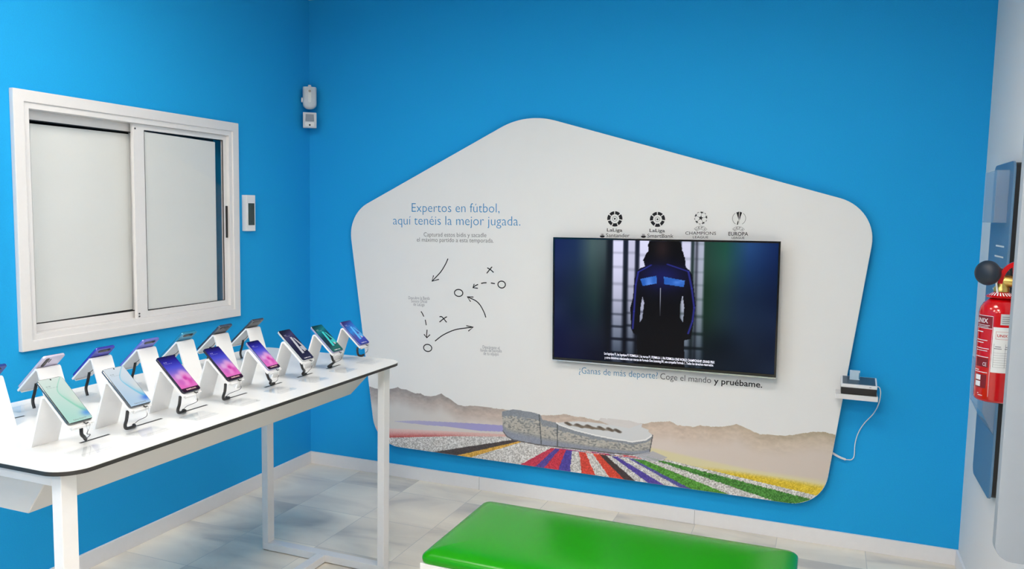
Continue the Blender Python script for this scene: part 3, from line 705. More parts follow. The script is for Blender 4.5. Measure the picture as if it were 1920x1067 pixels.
    keyed = rng.random((200, 400))[(np.floor(Z/0.0062).astype(int) % 200), (np.floor(X/0.0105+np.floor(Z/0.0062)*0.5).astype(int) % 400)]
    wall = lerp(np.array((128, 134, 142.)), np.array((152, 150, 144.)), sstep(0.15, 0.5, v)[..., None])
    wall = np.where(((keyed > 0.45) & (v > 0.22) & (v < 0.68))[..., None], np.array((172, 168, 160.)), wall)
    wall = np.where(((keyed < 0.18) & (v > 0.2) & (v < 0.8))[..., None], np.array((124, 125, 124.)), wall)
    wall = lerp(wall, np.array((132, 138, 152.)), sstep(0.66, 0.85, v)[..., None])
    wall = wall+((fl-0.5)*26)[..., None]
    C = np.where(m[..., None], wall, C)
    for (p, q) in (((1.462, 0.467), (1.478, 0.306)), ((1.5625, 0.427), (1.566, 0.306))):
        C = np.where((m & (seg_dist(p, q, X, Z) < 0.0032))[..., None], np.array((84, 88, 92.)), C)
    for pl_, col, w in ((STAD_TOP[5:], (222, 222, 222), 0.0034), (STAD_BASE, (92, 90, 92), 0.003)):
        for p, q in zip(pl_[:-1], pl_[1:]):
            C = np.where((seg_dist(p, q, X, Z) < w)[..., None], np.array(col, float), C)
    m = inside(SHADOW, X, Z); C = np.where(m[..., None], lerp(C, np.array((166, 166, 176.)), 0.85), C)
    # keep what lies under the ridge (or is roof) and inside the board
    vis = (d > 0) | inside(ROOF, X, Z) | inside(body, X, Z) | inside(bowl, X, Z)
    O = fillet([(p[0], p[1]) for p in BV], [0.15, 0.15, 0.165, 0.16, 0.14], 14)
    inb = inside(O, X, Z)
    Y = np.full(X.shape, -0.0454)
    keep = (vis & inb); keep = keep[:-1, :-1] & keep[1:, :-1] & keep[:-1, 1:] & keep[1:, 1:]
    pos = np.stack([X-PO.x, Y-PO.y, Z-PO.z], -1)
    return painted_grid('landscape_print', pos, np.clip(linv(np.clip(C, 4, 250))*1.166, 0, 0.9), M['print'], PB, keep)
mural()

# ================================================================ television
TW, TH = 1.09, 0.6235
tvm = Matrix.Translation((2.0804, -0.1045, 1.0951)) @ Matrix.Rotation(-0.0263, 4, 'Z') @ Matrix.Rotation(0.0157, 4, 'X') @ Matrix.Rotation(-0.0128, 4, 'Y')
TV = thing('television', 'slim black wall television showing a long-haired person in a dark blue jacket', 'television')
TV.matrix_world = tvm
obj('housing', ring('y', 0.0, 0.012, (-TW/2, TW/2, -TH/2, TH/2), (-TW/2+0.009, TW/2-0.009, -TH/2+0.013, TH/2-0.009), 0.001), M['gloss_black'], TV)
obj('back_cover', boxes([((-TW/2+0.002, 0.006, -TH/2+0.002), (TW/2-0.002, 0.014, TH/2-0.002)), ((-TW/2+0.15, 0.014, -TH/2+0.06), (TW/2-0.15, 0.042, TH/2-0.1))]), M['black_plastic'], TV)
obj('bottom_trim', box((-TW/2, -0.001, -TH/2-0.006), (TW/2, 0.012, -TH/2), 0.001, 1), M['silver'], TV)
obj('wall_mount', boxes([((-0.1, 0.042, -0.1), (0.1, 0.052, 0.1))]), M['black_plastic'], TV)
def tv_picture():
    nx, nz = 420, 240
    U, V = np.meshgrid(np.linspace(0, 1, nx), np.linspace(0, 1, nz)); rng = np.random.default_rng(3)
    C = np.zeros(U.shape+(3,))
    def gx(xs, cs): return np.stack([np.interp(U, xs, [c[i] for c in cs]) for i in range(3)], -1)
    topc = gx([0, 0.10, 0.18, 0.245, 0.27, 0.5, 0.655, 0.70, 0.78, 0.88, 1.0], [(26, 42, 92), (30, 50, 88), (70, 92, 94), (64, 80, 84), (20, 28, 40), (30, 36, 60), (46, 60, 64), (34, 66, 56), (34, 84, 70), (28, 66, 118), (18, 42, 92)])
    midc = gx([0, 0.2, 0.25, 0.5, 0.65, 0.72, 0.85, 1.0], [(18, 30, 66), (26, 48, 50), (14, 22, 30), (8, 10, 20), (22, 44, 30), (24, 52, 40), (20, 40, 66), (14, 30, 60)])
    botc = gx([0, 0.25, 0.5, 0.7, 1.0], [(14, 18, 58), (10, 14, 30), (6, 8, 14), (8, 18, 26), (10, 24, 48)])
    C = lerp(topc, midc, sstep(0.0, 0.5, V)[..., None]); C = lerp(C, botc, sstep(0.45, 0.95, V)[..., None])
    C += ((noise2(U.shape, (5, 9), rng)-0.5)*16)[..., None]
    # lit glass-brick columns behind the figure
    S_ = TV_STRIPS
    for k in range(5):
        a, b = S_[2*k], S_[2*k+1]
        soft = 0.004+0.010*V
        m = sstep(a-soft, a+soft, U)*(1-sstep(b-soft, b+soft, U))
        bright = np.interp(V, (0, 0.25, 0.55, 0.8, 1.0), (1.0, 0.95, 0.78, 0.62, 0.30))*(1.0, 0.9, 1.0, 0.95, 0.75)[k]
        period = 0.118; ph = (V+0.02*np.sin(V*9+k))/period % 1.0
        dim = 1-(0.18+0.50*sstep(0.3, 0.9, V))*(1-sstep(0.0, 0.16, np.minimum(ph, 1-ph)))
        blob = lerp(np.ones_like(V), 0.35+0.65*sstep(0.15, 0.5, np.sin(np.pi*ph)), sstep(0.55, 0.9, V))
        col = lerp(np.array((222, 222, 250.)), np.array((150, 168, 190.)), sstep(0.4, 1.0, V)[..., None])
        C = lerp(C, col, (m*np.clip(bright*dim*blob, 0, 1))[..., None])
    C = lerp(C, np.array((8, 12, 20.)), (0.5*np.exp(-((U-0.262)/0.012)**2)+0.6*np.exp(-((U-0.66)/0.007)**2))[..., None])
    # the figure
    Un, Vn = U+(noise2(U.shape, (70, 12), rng)-0.5)*0.010*(1-sstep(0.16, 0.24, V)), V
    m = inside(TV_PERSON, Un, Vn)
    for g in TV_GAPS: m &= ~inside(g, U, V)
    fig = np.zeros(C.shape)+np.array((9, 9, 13.))
    jac = np.exp(-((V-0.28)/0.12)**2)*np.exp(-((U-0.51)/0.11)**2)
    fig += jac[..., None]*np.array((14, 16, 70.))
    fig = np.where((V < 0.19)[..., None], fig*0.75, fig)
    fig = lerp(fig, np.array((44, 32, 34.)), (0.8*np.exp(-(((U-0.507)/0.035)**2+((V-0.06)/0.09)**2)))[..., None])
    for b in TV_BARS: fig = np.where(inside(b, U, V)[..., None], np.array((62, 116, 206.))+((noise2(U.shape, (40, 40), rng)-0.5)*50)[..., None], fig)
    for s in TV_PIPE:
        for p, q in zip(s[:-1], s[1:]): fig = lerp(fig, np.array((52, 58, 168.)), (0.75*(1-sstep(0.001, 0.007, seg_dist(p, q, U, V))))[..., None])
    fig = lerp(fig, np.array((190, 196, 214.)), (0.85*(1-sstep(0.0005, 0.0028, seg_dist(TV_ZIP[0], TV_ZIP[1], U, V)))*(1-0.7*sstep(0.43, 0.6, V)))[..., None])
    C = np.where(m[..., None], fig, C)
    w, h = TW-0.018, TH-0.022
    pos = np.stack([-TW/2+0.009+U*w, np.full(U.shape, 0.0035), TH/2-0.009-V*h], -1)[::-1]
    return painted_grid('screen', pos, np.clip(linv(np.clip(C[::-1], 2, 250)), 0, 1), M['screen'], TV)
scr = tv_picture()
bm = bmesh.new()
def tvp(a, b): return (-TW/2+a*TW, 0.003, TH/2-b*TH)
def tvtext(s, a, b):
    V, F = text_data(s, 0.006); V = V.copy(); V[:, 0] -= V[:, 0].min(); w = V[:, 0].max()
    L = (b[0]-a[0]); cap = 0.0118
    vs = [bm.verts.new(tvp(a[0]+x*L/w, a[1]+(b[1]-a[1])*x/w-y*cap/CAP/TH)) for x, y in V]
    for f in F:
        try: bm.faces.new([vs[i] for i in f])
        except ValueError: pass
tvtext('Los logotipos F1, los logotipos F1 FORMULA 1, las marcas F1, FORMULA 1, FIA FORMULA ONE WORLD CHAMPIONSHIP, GRAND PRIX', TV_CAP[0], TV_CAP[1])
tvtext('y otros distintivos relacionados son marcas de Formula One Licensing BV, una compañía Formula 1. Todos los derechos reservados.', TV_CAP[2], TV_CAP[3])
obj('caption_lettering', face_towards(bm, (0, -1, 0)), M['screen_white'], scr)

# ================================================================ little shelf, card terminal, cable
t = thing('wall_shelf', 'small white shelf at the right edge of the big board, carrying a card terminal', 'shelf', (2.97, 0, 0.728))
obj('shelf_plate', box((-0.085, -0.145, 0), (0.086, -0.0465, 0.022), 0.0015), M['frame_white'], t)
obj('bracket', boxes([((0.005, -0.0466, 0.001), (0.08, -0.0005, 0.021))]), M['frame_white'], t)
t = thing('card_terminal', 'white and black card terminal resting on the small wall shelf', 'terminal', (2.977, -0.088, 0.75))
obj('base', box((-0.072, -0.052, 0.0002), (0.073, 0.040, 0.031), 0.004), M['black_plastic'], t)
obj('cover', bevel(prism([(-0.053, 0.031), (0.041, 0.031), (0.041, 0.066), (-0.053, 0.044)], 'x', -0.073, 0.074), 0.003), M['white_plastic'], t)
obj('dark_panel', prism([(-0.045, 0.0455), (0.036, 0.0645), (0.036, 0.0656), (-0.045, 0.0466)], 'x', -0.066, 0.067), mat('slate_glass', rgb(64, 84, 100), 0.3, vary=0.05), t)
obj('mark', boxes([((0.042, -0.0536, 0.0375), (0.050, -0.0528, 0.0395))]), M['wire'], t)
t = thing('price_card', 'small clear card block standing upright on the card terminal', 'card holder', (2.960, -0.085, 0.8036))
obj('card', box((-0.021, -0.004, 0), (0.021, 0.004, 0.046), 0.001, 1), mat('pale_blue_acrylic', rgb(176, 202, 222), 0.15, vary=0.03), t)
obj('printed_edge', boxes([((0.0165, -0.0046, 0.008), (0.0205, -0.0039, 0.036))]), M['teal'], t)
t = thing('charging_cable', 'thin white cable hanging from the card terminal to the lower edge of the board', 'cable', (3.0, -0.02, 0.42))
cp = [(3.0545, -0.10, 0.788), (3.062, -0.11, 0.785), (3.0665, -0.115, 0.760), (3.063, -0.09, 0.710), (3.049, -0.025, 0.650), (3.012, -0.016, 0.595), (2.990, -0.012, 0.545), (2.981, -0.01, 0.495), (2.980, -0.01, 0.440), (2.970, -0.01, 0.422), (2.955, -0.012, 0.420), (2.945, -0.013, 0.4195)]
smooth(obj('cord', tube([Vector(p)-t.location for p in catmull(cp, 8)], 0.0021, 8), M['white_plastic'], t))
smooth(obj('plug_sleeve', tube([Vector(p)-t.location for p in catmull([(2.945, -0.014, 0.420), (2.918, -0.014, 0.428), (2.880, -0.012, 0.446)], 6)], 0.0052, 10), M['white_plastic'], t))

# ================================================================ table
TZ, TX0, TX1, TY0, TY1 = 0.9025, 0.484, 1.2156, -2.618, -1.041
TC = (TX0+TX1)/2; TCY = (TY0+TY1)/2
tb = thing('display_table', 'long white phone display table with rounded black-edged top and slim frame legs', 'table', (TC, TCY, 0))
def tpart(name, bm, m, parent=tb):
    bmesh.ops.translate(bm, vec=(-TC, -TCY, 0), verts=bm.verts[:])
    return obj(name, bm, m, parent)
smooth(tpart('tabletop', prism(rrect(TX0, TX1, TY0, TY1, 0.075, 12), 'z', TZ-0.0022, TZ), M['laminate']), 30)
smooth(tpart('edge_band', prism(rrect(TX0, TX1, TY0, TY1, 0.075, 12), 'z', TZ-0.0125, TZ-0.0022), M['black_core']), 30)
ZU = TZ-0.0125
def frustum():
    bm = bmesh.new(); cx, cy = TC, -1.83
    a = [bm.verts.new((cx+sx*0.15, cy+sy*0.722, 0.752)) for sx, sy in ((-1,-1),(1,-1),(1,1),(-1,1))]
    b = [bm.verts.new((cx+sx*0.272, cy+sy*0.746, ZU)) for sx, sy in ((-1,-1),(1,-1),(1,1),(-1,1))]
    bm.faces.new(a[::-1]); bm.faces.new(b)
    for i in range(4): bm.faces.new([a[i], a[(i+1) % 4], b[(i+1) % 4], b[i]])
    return bm
tpart('cable_tray', bevel(frustum(), 0.002, 1), M['tray_white'])
LX = (0.5434, 1.1324); LW, LD = 0.0315, 0.043
for y0 in (TY0+0.029, TY1-0.029-LD):
    for x0 in LX:
        tpart('leg', box((x0, y0, 0.036), (x0+LW, y0+LD, ZU), 0.0012, 1), M['frame_white'])
    tpart('top_rail', box((LX[0]+LW, y0, ZU-0.036), (LX[1], y0+LD, ZU), 0.0012, 1), M['frame_white'])
    tpart('floor_rail', box((LX[0], y0, 0.004), (LX[1]+LW, y0+LD, 0.036), 0.0012, 1), M['frame_white'])
    for x in LX: tpart('glide', box((x+0.003, y0+0.006, 0), (x+LW-0.003, y0+LD-0.006, 0.005)), M['black_plastic'])
tpart('stretcher', box((TC-0.018, TY0+0.029+LD, 0.004), (TC+0.024, TY1-0.029-LD, 0.036), 0.0012, 1), M['frame_white'])

# ---------------------------------------------------------------- phone stands, phones, tethers, price plates
AL = 0.7343; SA, CA = math.sin(AL), math.cos(AL)
FOOT_X, CENTRE = 0.953, 0.846
PBX, PBZ = 0.1386, 0.0757          # lower front edge of the phone glass, in the stand's own space
PT = 0.0080                        # phone thickness
bx, bz = PBX-SA*PT, PBZ-CA*PT      # lower back edge
tx, tz = bx+CA*0.006, bz-SA*0.006  # end of the tray
ax, az = bx-CA*0.112, bz+SA*0.112  # bend of the sheet
def bend_path():
    c = np.array((ax, az)); d0 = np.array((0., 0.))-c; d1 = np.array((tx, tz))-c; t_ = 0.014
    a = d0/np.linalg.norm(d0); b = d1/np.linalg.norm(d1)
    half = math.acos(a@b)/2; r = t_*math.tan(half); o = c+(a+b)/np.linalg.norm(a+b)*(r/math.sin(half))
    s = c+a*t_-o; e = c+b*t_-o; a0 = math.atan2(s[1], s[0]); a1 = math.atan2(e[1], e[0]); d = (a1-a0+math.pi) % (2*math.pi)-math.pi
    return [(o[0]+r*math.cos(a0+d*k/8), o[1]+r*math.sin(a0+d*k/8)) for k in range(9)]
ARC = bend_path()
ST = 0.0055
def make_stand(loc, rz, label, group):
    t = thing('phone_stand', label, 'phone stand', loc, (0, 0, rz), group)
    smooth(obj('leg', sheet([(0, 0)]+ARC, ST, -0.038, 0.038), M['stand'], t), 30)
    obj('tray', sheet([ARC[-1], (tx, tz)], ST, -0.0365, 0.0365), M['stand'], t)
    obj('lip', sheet([(tx+CA*0.0002, tz-SA*0.0002), (tx+CA*0.004, tz-SA*0.004)], 0.0095, -0.026, 0.026), M['stand'], t)
    return t
PHM = Matrix(((0, -CA, SA), (1, 0, 0), (0, SA, CA)))   # phone space: x across, y up the slope, z out of the glass
def phone_matrix(loc, rz):
    return Matrix.Translation(loc) @ Matrix.Rotation(rz, 4, 'Z') @ Matrix.Translation((bx, 0, bz)) @ PHM.to_4x4()
def body_bm(w, l, r=0.008):
    return prism(rrect(-w/2, w/2, 0, l, r, 6), 'z', 0.0004, PT-0.0006, 0.0022, 3)
SCREENS = {}
def screen_mesh(parent, w, l, paint, mg=0.0019, clock=(255, 255, 255)):
    nx, ny = 56, 104
    U, V = np.meshgrid(np.linspace(0, 1, nx), np.linspace(0, 1, ny))
    P = paint(U, V)
    for (a, b, v, t_) in ((0.14, 0.34, 0.165, 0.010), (0.14, 0.60, 0.205, 0.007)):
        m = (U > a) & (U < b) & (np.abs(V-v) < t_) & (np.sin(U*150) > -0.6)
        P = np.where(m[..., None], lerp(P, c3(*clock), 0.42), P)
    C = np.clip(linv(np.clip(P, 3, 252)), 0, 1)
    pos = np.stack([-w/2+mg+U*(w-2*mg), l-mg-V*(l-2*mg), np.full(U.shape, PT+0.0003)], -1)
    return painted_grid('screen', pos[::-1], C[::-1], M['screen'], parent)
def c3(*c): return np.array(c, float)
def ptlerp(V, stops):
    return np.stack([np.interp(V, [s[0] for s in stops], [s[1][i] for s in stops]) for i in range(3)], -1)
def swirl(main, tip, bg0, bg1):
    def f(U, V):
        C = lerp(np.zeros(U.shape+(3,))+c3(*bg0), np.zeros(U.shape+(3,))+c3(*bg1), np.clip(V*0.8+0.4*(1-U)*V, 0, 1)[..., None])
        pts = catmull([(0.95, 0.0), (0.74, 0.10), (0.50, 0.24), (0.44, 0.36), (0.58, 0.54), (0.78, 0.72), (1.0, 0.86)], 8)
        dm = np.full(U.shape, 9.0); side = np.zeros(U.shape)
        for i, (p, q) in enumerate(zip(pts[:-1], pts[1:])):
            d = seg_dist(p, q, U, V); b = d < dm; dm = np.where(b, d, dm)
            side = np.where(b, (q[0]-p[0])*(V-p[1])-(q[1]-p[1])*(U-p[0]), side)
        fade = sstep(0.05, 0.9, V)
        low = sstep(0.55, 0.95, V)
        C = lerp(C, c3(*main), ((1-sstep(0.0, 0.018+0.05*fade, dm))*(0.55+0.4*fade))[..., None])
        C = lerp(C, c3(*main), ((side < 0)*np.exp(-(dm/(0.05+0.16*fade))**2)*0.55*fade)[..., None])
        C = lerp(C, c3(*tip), (low*np.exp(-(((U-0.92)/0.22)**2+((V-0.86)/0.07)**2)))[..., None])
        C = lerp(C, c3(232, 226, 214), (0.5*np.exp(-(((U-0.92)/0.25)**2+((V-0.55)/0.16)**2)))[..., None])
        return C
    return f
def bloom(U, V):
    C = ptlerp(V, [(0, (14, 10, 74)), (0.14, (34, 30, 150)), (0.32, (74, 78, 206)), (0.46, (126, 104, 208)), (0.60, (204, 130, 206)), (0.86, (228, 108, 192)), (0.905, (226, 112, 190)), (0.91, (54, 18, 50)), (1, (40, 14, 44))])
    for (u, v, r, col) in ((0.68, 0.56, 0.25, (238, 172, 220)), (0.34, 0.60, 0.17, (226, 176, 226)), (0.70, 0.70, 0.24, (214, 70, 170)), (0.50, 0.76, 0.20, (240, 150, 214)), (0.30, 0.74, 0.16, (206, 100, 190)), (0.9, 0.62, 0.14, (236, 150, 214)), (0.62, 0.66, 0.09, (196, 60, 160))):
        q = ((U-u)/r)**2+((V-v)/(r*0.55))**2
        C = lerp(C, c3(*col), (0.8*np.exp(-q*q)*(V < 0.905))[..., None])
    return C
def letter_a(bg, la, sh):
    def f(U, V):
        C = ptlerp(V+0.18*(U-0.5), bg)
        m1 = inside([(0.46, 0.24), (0.62, 0.25), (0.58, 0.80), (0.38, 0.80)], U, V)
        m2 = inside([(0.66, 0.27), (0.78, 0.30), (1.0, 0.58), (1.0, 0.74), (0.62, 0.68), (0.63, 0.58), (0.84, 0.58)], U, V)
        C = np.where(m1[..., None], c3(*la), C); C = np.where(m2[..., None], c3(*la)*0.92, C)
        return C
    return f
PH = [ # (y shift, width, length, body colour, screen painter, wording colour, lettering, group colours)
 ('green_swirl', 0.0712, 0.1476, (84, 92, 94), swirl((126, 206, 178), (88, 150, 226), (216, 230, 222), (176, 220, 208)), 'grey', 'Galaxy Note10+', 'slim smartphone showing a pale green swirl, nearest the rounded table corner'),
 ('blue_swirl', 0.0718, 0.1400, (84, 90, 98), swirl((96, 190, 226), (66, 118, 222), (216, 224, 230), (176, 204, 228)), 'grey', 'Galaxy Note10', 'slim smartphone showing a pale blue swirl, beside the green swirl phone'),
 ('bloom', 0.0690, 0.1414, (30, 26, 54), bloom, 'pink_ink', 'SAMSUNG', 'dark smartphone with a blue and pink flower screen, right behind the pale blue swirl phone'),
 ('bloom', 0.0690, 0.1380, (30, 26, 54), bloom, 'pink_ink', 'SAMSUNG', 'dark smartphone with a blue and pink flower screen, middle of the three alike'),
 ('bloom', 0.0620, 0.1290, (150, 150, 190), bloom, 'pink_ink', 'SAMSUNG', 'smallest smartphone with a blue and pink flower screen, just before the navy letter A phone'),
 ('navy', 0.0676, 0.1471, (190, 194, 200), letter_a([(0, (20, 20, 44)), (0.2, (62, 58, 100)), (0.42, (40, 38, 70)), (0.7, (26, 26, 52)), (1, (40, 40, 72))], (196, 196, 204), None), 'white_ink', 'SAMSUNG', 'smartphone with a dark navy screen and a grey letter A'),
 ('teal', 0.0704, 0.1376, (150, 160, 196), letter_a([(0, (8, 60, 66)), (0.2, (20, 120, 130)), (0.42, (14, 60, 78)), (0.65, (16, 40, 56)), (0.85, (30, 100, 96)), (1, (24, 96, 92))], (64, 206, 204), None), 'white_ink', 'SAMSUNG', 'smartphone with a dark teal screen and a turquoise letter A'),
 ('blue', 0.0720, 0.1290, (120, 124, 190), letter_a([(0, (46, 40, 110)), (0.18, (40, 92, 180)), (0.4, (38, 132, 214)), (0.6, (72, 82, 160)), (0.8, (56, 72, 176)), (1, (40, 60, 160))], (90, 182, 244), None), 'white_ink', 'SAMSUNG', 'smartphone with a bright blue screen and light blue letter A, ending the front row'),
]
BODY = {}
def body_mat(c, rough=0.2, metal=0.3):
    k = tuple(c)
    if k not in BODY: BODY[k] = mat('phone_shell', rgb(*c), rough, metal=metal, vary=0.02, coat=0.4)
    return BODY[k]
M['bezel'] = mat('black_glass_bezel', rgb(12, 12, 16), 0.1, vary=0.05)
def make_phone(loc, rz, w, l, shell, label, group):
    t = bpy.data.objects.new('smartphone', None); t.empty_display_size = 0.03
    tag(t, label, 'smartphone', group); link(t)
    t.matrix_world = phone_matrix(loc, rz)
    smooth(obj('shell', body_bm(w, l), body_mat(shell), t), 40)
    smooth(obj('front_glass', prism(rrect(-w/2+0.0007, w/2-0.0007, 0.0007, l-0.0007, 0.0075, 6), 'z', PT-0.0009, PT, 0.0003, 1), M['bezel'], t), 40)
    return t
def add_tether(stand, kind, ye=0.05):
    sx, sz = tx-0.012, tz-0.004
    if kind == 'loop':
        p = [(sx-0.006, -0.030, sz+0.002), (sx-0.002, -0.038, sz-0.020), (sx-0.010, -0.036, 0.024), (sx-0.022, -0.020, 0.010), (0.094, 0.014, 0.006), (0.081, ye-0.016, 0.006)]
    elif kind == 'slack':
        p = [(sx-0.006, -0.022, sz+0.002), (sx-0.006, -0.010, sz-0.022), (sx-0.020, 0.018, 0.026), (0.088, ye-0.030, 0.010), (0.081, ye, 0.005)]
    elif kind == 'short':
        p = [(sx-0.004, 0.012, sz-0.010), (sx-0.010, 0.018, sz-0.028), (sx-0.022, 0.034, 0.022), (0.081, 0.058, 0.006)]
    elif kind == 'hang':
        p = [(sx-0.004, -0.030, sz+0.002), (sx-0.002, -0.034, sz-0.014), (sx-0.002, -0.026, sz-0.030), (sx, -0.004, sz-0.036), (sx, 0.010, sz-0.034)]
    else: # back row: hangs down from under the tray
        p = [(sx-0.030, 0.006, sz+0.022), (sx-0.026, 0.010, sz-0.006), (sx-0.020, 0.012, sz-0.030), (sx-0.028, 0.014, 0.010)]
    path = catmull(p, 14)
    end = path[-1]
    t = smooth(obj('coiled_tether', tube(path, lambda i: 0.0042+0.0005*(i % 2), 9), M['rubber'], stand), 30)
    if kind == 'under':
        w = [(sx-0.050, -0.004, sz+0.046), (sx-0.042, 0.004, sz+0.030), tuple(path[0])]
        smooth(obj('lead', tube(catmull(w, 6), 0.0011, 6), M['wire'], t)); return t
    top = (tx-0.002, 0.010, tz+0.003)
    mid = (tx+0.004, 0.016, tz-0.016)
    w = [tuple(end), (end[0]+0.010, end[1]+0.006, end[2]+0.012), (mid[0]-0.006, mid[1]+0.001, mid[2]-0.012), mid]
    smooth(obj('lead', tube(catmull(w, 6), 0.0009, 6), M['wire'], t))
    lp = [(mid[0], mid[1]+0.0052*math.sin(a)*(1-0.25*math.cos(a)), mid[2]+0.009-0.0095*math.cos(a)) for a in np.linspace(0, 2*math.pi, 20)]
    smooth(obj('clip_loop', tube(lp, 0.0007, 6), M['clip'], t))
    def off_(sl, nn, yy): return (bx+CA*sl+SA*nn, yy, bz-SA*sl+CA*nn)
    smooth(obj('plug', tube([(mid[0], mid[1], mid[2]+0.0185), off_(0.0075, 0.004, 0.010), off_(0.0026, 0.004, 0.006)], 0.0016, 8), M['black_plastic'], t))
    return t
def make_plate(loc, rz, label, group):
    t = thing('price_plate', label, 'price plate', loc, (0, 0, rz), group)
    obj('plate', prism(rrect(-0.036, 0.036, -0.045, 0.045, 0.004, 4), 'z', 0.0004, 0.0036, 0.0005, 1), M['acrylic'], t)
    obj('raised_edge', prism([(0.020, 0.0036), (0.026, 0.0036), (0.026, 0.0046), (0.022, 0.0046)], 'y', -0.042, 0.042), M['acrylic'], t)
    return t
FRONT_Y = [-2.468+0.1892*i for i in range(8)]
KIND = ['short', 'loop', 'loop', 'loop', 'slack', 'slack', 'slack', 'hang']
SHORT = ['green swirl phone', 'pale blue swirl phone', 'first flower-screen phone', 'middle flower-screen phone', 'smallest flower-screen phone', 'navy letter A phone', 'teal letter A phone', 'bright blue letter A phone']
for i, y in enumerate(FRONT_Y):
    nm, w, l, shell, paint, inkc, word, label = PH[i]
    loc = Vector((FOOT_X, y, TZ))
    stn = make_stand(loc, 0, 'white bent stand holding up the %s' % SHORT[i], 'phone stands of the front row')
    ph = make_phone(loc, 0, w, l, shell, label, 'smartphones of the front row')
    sc = screen_mesh(ph, w, l, paint, clock=(140, 150, 150) if i < 2 else (255, 255, 255))
    bm = bmesh.new(); zt_ = PT+0.0006
    pl_ = lambda a, b: (a, b, zt_)
    add_text(bm, word, -w*0.27, 0.0062, w*0.27, 0.0062, 0.0042, 0.5, pl_)
    obj('brand_lettering', face_towards(bm, (0, 0, 1)), M[inkc], ph)
    if paint is not bloom and i >= 5:
        bm = bmesh.new(); add_text(bm, '50', w*0.16, l*0.255, w*0.30, l*0.255, 0.0088, 1, pl_)
        obj('model_lettering', face_towards(bm, (0, 0, 1)), M['white_ink'], sc)
    bm = bmesh.new()
    disc_pts = [(0.0022*math.cos(k*math.pi/6), l-0.0058+0.0022*math.sin(k*math.pi/6)) for k in range(12)]
    poly(bm, disc_pts, pl_)
    obj('selfie_camera', face_towards(bm, (0, 0, 1)), M['gloss_black'], ph)
    add_tether(stn, KIND[i], 0.087-0.006*i-0.046+0.006+(0.045 if KIND[i] == 'slack' else 0.0)-(0.02 if i == 6 else 0))
    make_plate(loc+Vector((0.157, 0.004, 0)), 0, 'clear price plate lying in front of the %s' % SHORT[i], 'price plates of the front row')
    if i < 7:
        yc = y+0.087-0.006*i; L_ = 0.046
        tpart('cable_slot', boxes([((FOOT_X+0.076, yc-L_, TZ-0.001), (FOOT_X+0.0845, yc+L_, TZ+0.0003))]), M['slot'])
BACK_Y = [-2.420, -2.240, -2.056, -1.874, -1.700, -1.518, -1.334]
BCOL = [(46, 70, 150), (206, 200, 222), (58, 62, 176), (112, 118, 206), (44, 140, 176), (62, 70, 88), (66, 66, 76)]
BNAME = ['dark blue phone', 'lilac phone', 'deep blue phone', 'violet blue phone', 'turquoise phone', 'slate grey phone', 'dark grey phone']
BLABEL = ['smartphone with a dark blue back, cut off by the left edge of the photo', 'smartphone with a lilac silver back and long dark camera strip', 'smartphone with a deep blue back, facing the window wall', 'smartphone with a violet blue back, facing the window wall', 'smartphone with a turquoise back, facing the window wall', 'smartphone with a slate grey back, second last in the back row', 'smartphone with a dark grey back, last in the back row']
for i, y in enumerate(BACK_Y):
    loc = Vector((2*CENTRE-FOOT_X, y, TZ)); w, l = 0.0715, (0.150, 0.152, 0.146, 0.146, 0.146, 0.150, 0.150)[i]
    stn = make_stand(loc, math.pi, 'white bent stand holding the %s, back row' % BNAME[i], 'phone stands of the back row')
    ph = make_phone(loc, math.pi, w, l, BCOL[i], BLABEL[i], 'smartphones of the back row')
    if i == 1:
        # long vertical camera strip and flash on the lilac back
        obj('camera_strip', prism(rrect(0.012, 0.024, l-0.046, l-0.006, 0.0055, 5), 'z', -0.0008, 0.0006, 0.0002, 1), M['gloss_black'], ph)
        obj('flash', prism(rrect(0.0045, 0.0075, l-0.030, l-0.012, 0.0014, 4), 'z', -0.0003, 0.0006), M['black_plastic'], ph)
    else:
        obj('camera_bump', prism(rrect(-0.022, 0.022, l-0.020, l-0.008, 0.0055, 5), 'z', -0.0008, 0.0006, 0.0002, 1), M['gloss_black'], ph)
    add_tether(stn, 'under')
    make_plate(loc-Vector((0.157, 0, 0)), math.pi, 'clear price plate by the %s, back row' % BNAME[i], 'price plates of the back row')
    yc = y+0.075
    tpart('cable_slot', boxes([((loc.x-0.0845, yc-0.046, TZ-0.001), (loc.x-0.076, yc+0.046, TZ+0.0003))]), M['slot'])

# ================================================================ green bench
BX0, BX1, BY0, BY1, BZ = 1.632, 2.780, -1.680, -1.140, 0.430
t = thing('bench', 'low white bench with a glossy green padded seat, under the display board', 'bench', ((BX0+BX1)/2, (BY0+BY1)/2, 0))
o = Vector(t.location)
bm = box((BX0+0.002, BY0+0.002, 0.0), (BX1-0.002, BY1-0.002, BZ-0.052), 0.002, 1); bmesh.ops.translate(bm, vec=-o, verts=bm.verts[:])
obj('base', bm, M['frame_white'], t)
def cushion():
    bm = bmesh.new(); loops = []
    prof = [(0.006, 0.0), (0.001, 0.004), (0.0, 0.012), (0.0, 0.018), (0.002, 0.0235), (0.007, 0.029), (0.015, 0.034), (0.028, 0.039), (0.045, 0.0433), (0.068, 0.047), (0.095, 0.0497), (0.13, 0.0515), (0.18, 0.0526), (0.235, 0.053)]
    for ins, z in prof:
        r = max(0.03-ins*0.4, 0.006)
        loops.append([bm.verts.new((x-o.x, y-o.y, BZ-0.053+z)) for x, y in rrect(BX0+ins, BX1-ins, BY0+ins, BY1-ins, r, 6)])
    n = len(loops[0]); bm.faces.new(loops[0][::-1]); bm.faces.new(loops[-1])
    for a, b in zip(loops[:-1], loops[1:]):
        for k in range(n): bm.faces.new([a[k], a[(k+1) % n], b[(k+1) % n], b[k]])
    return bm
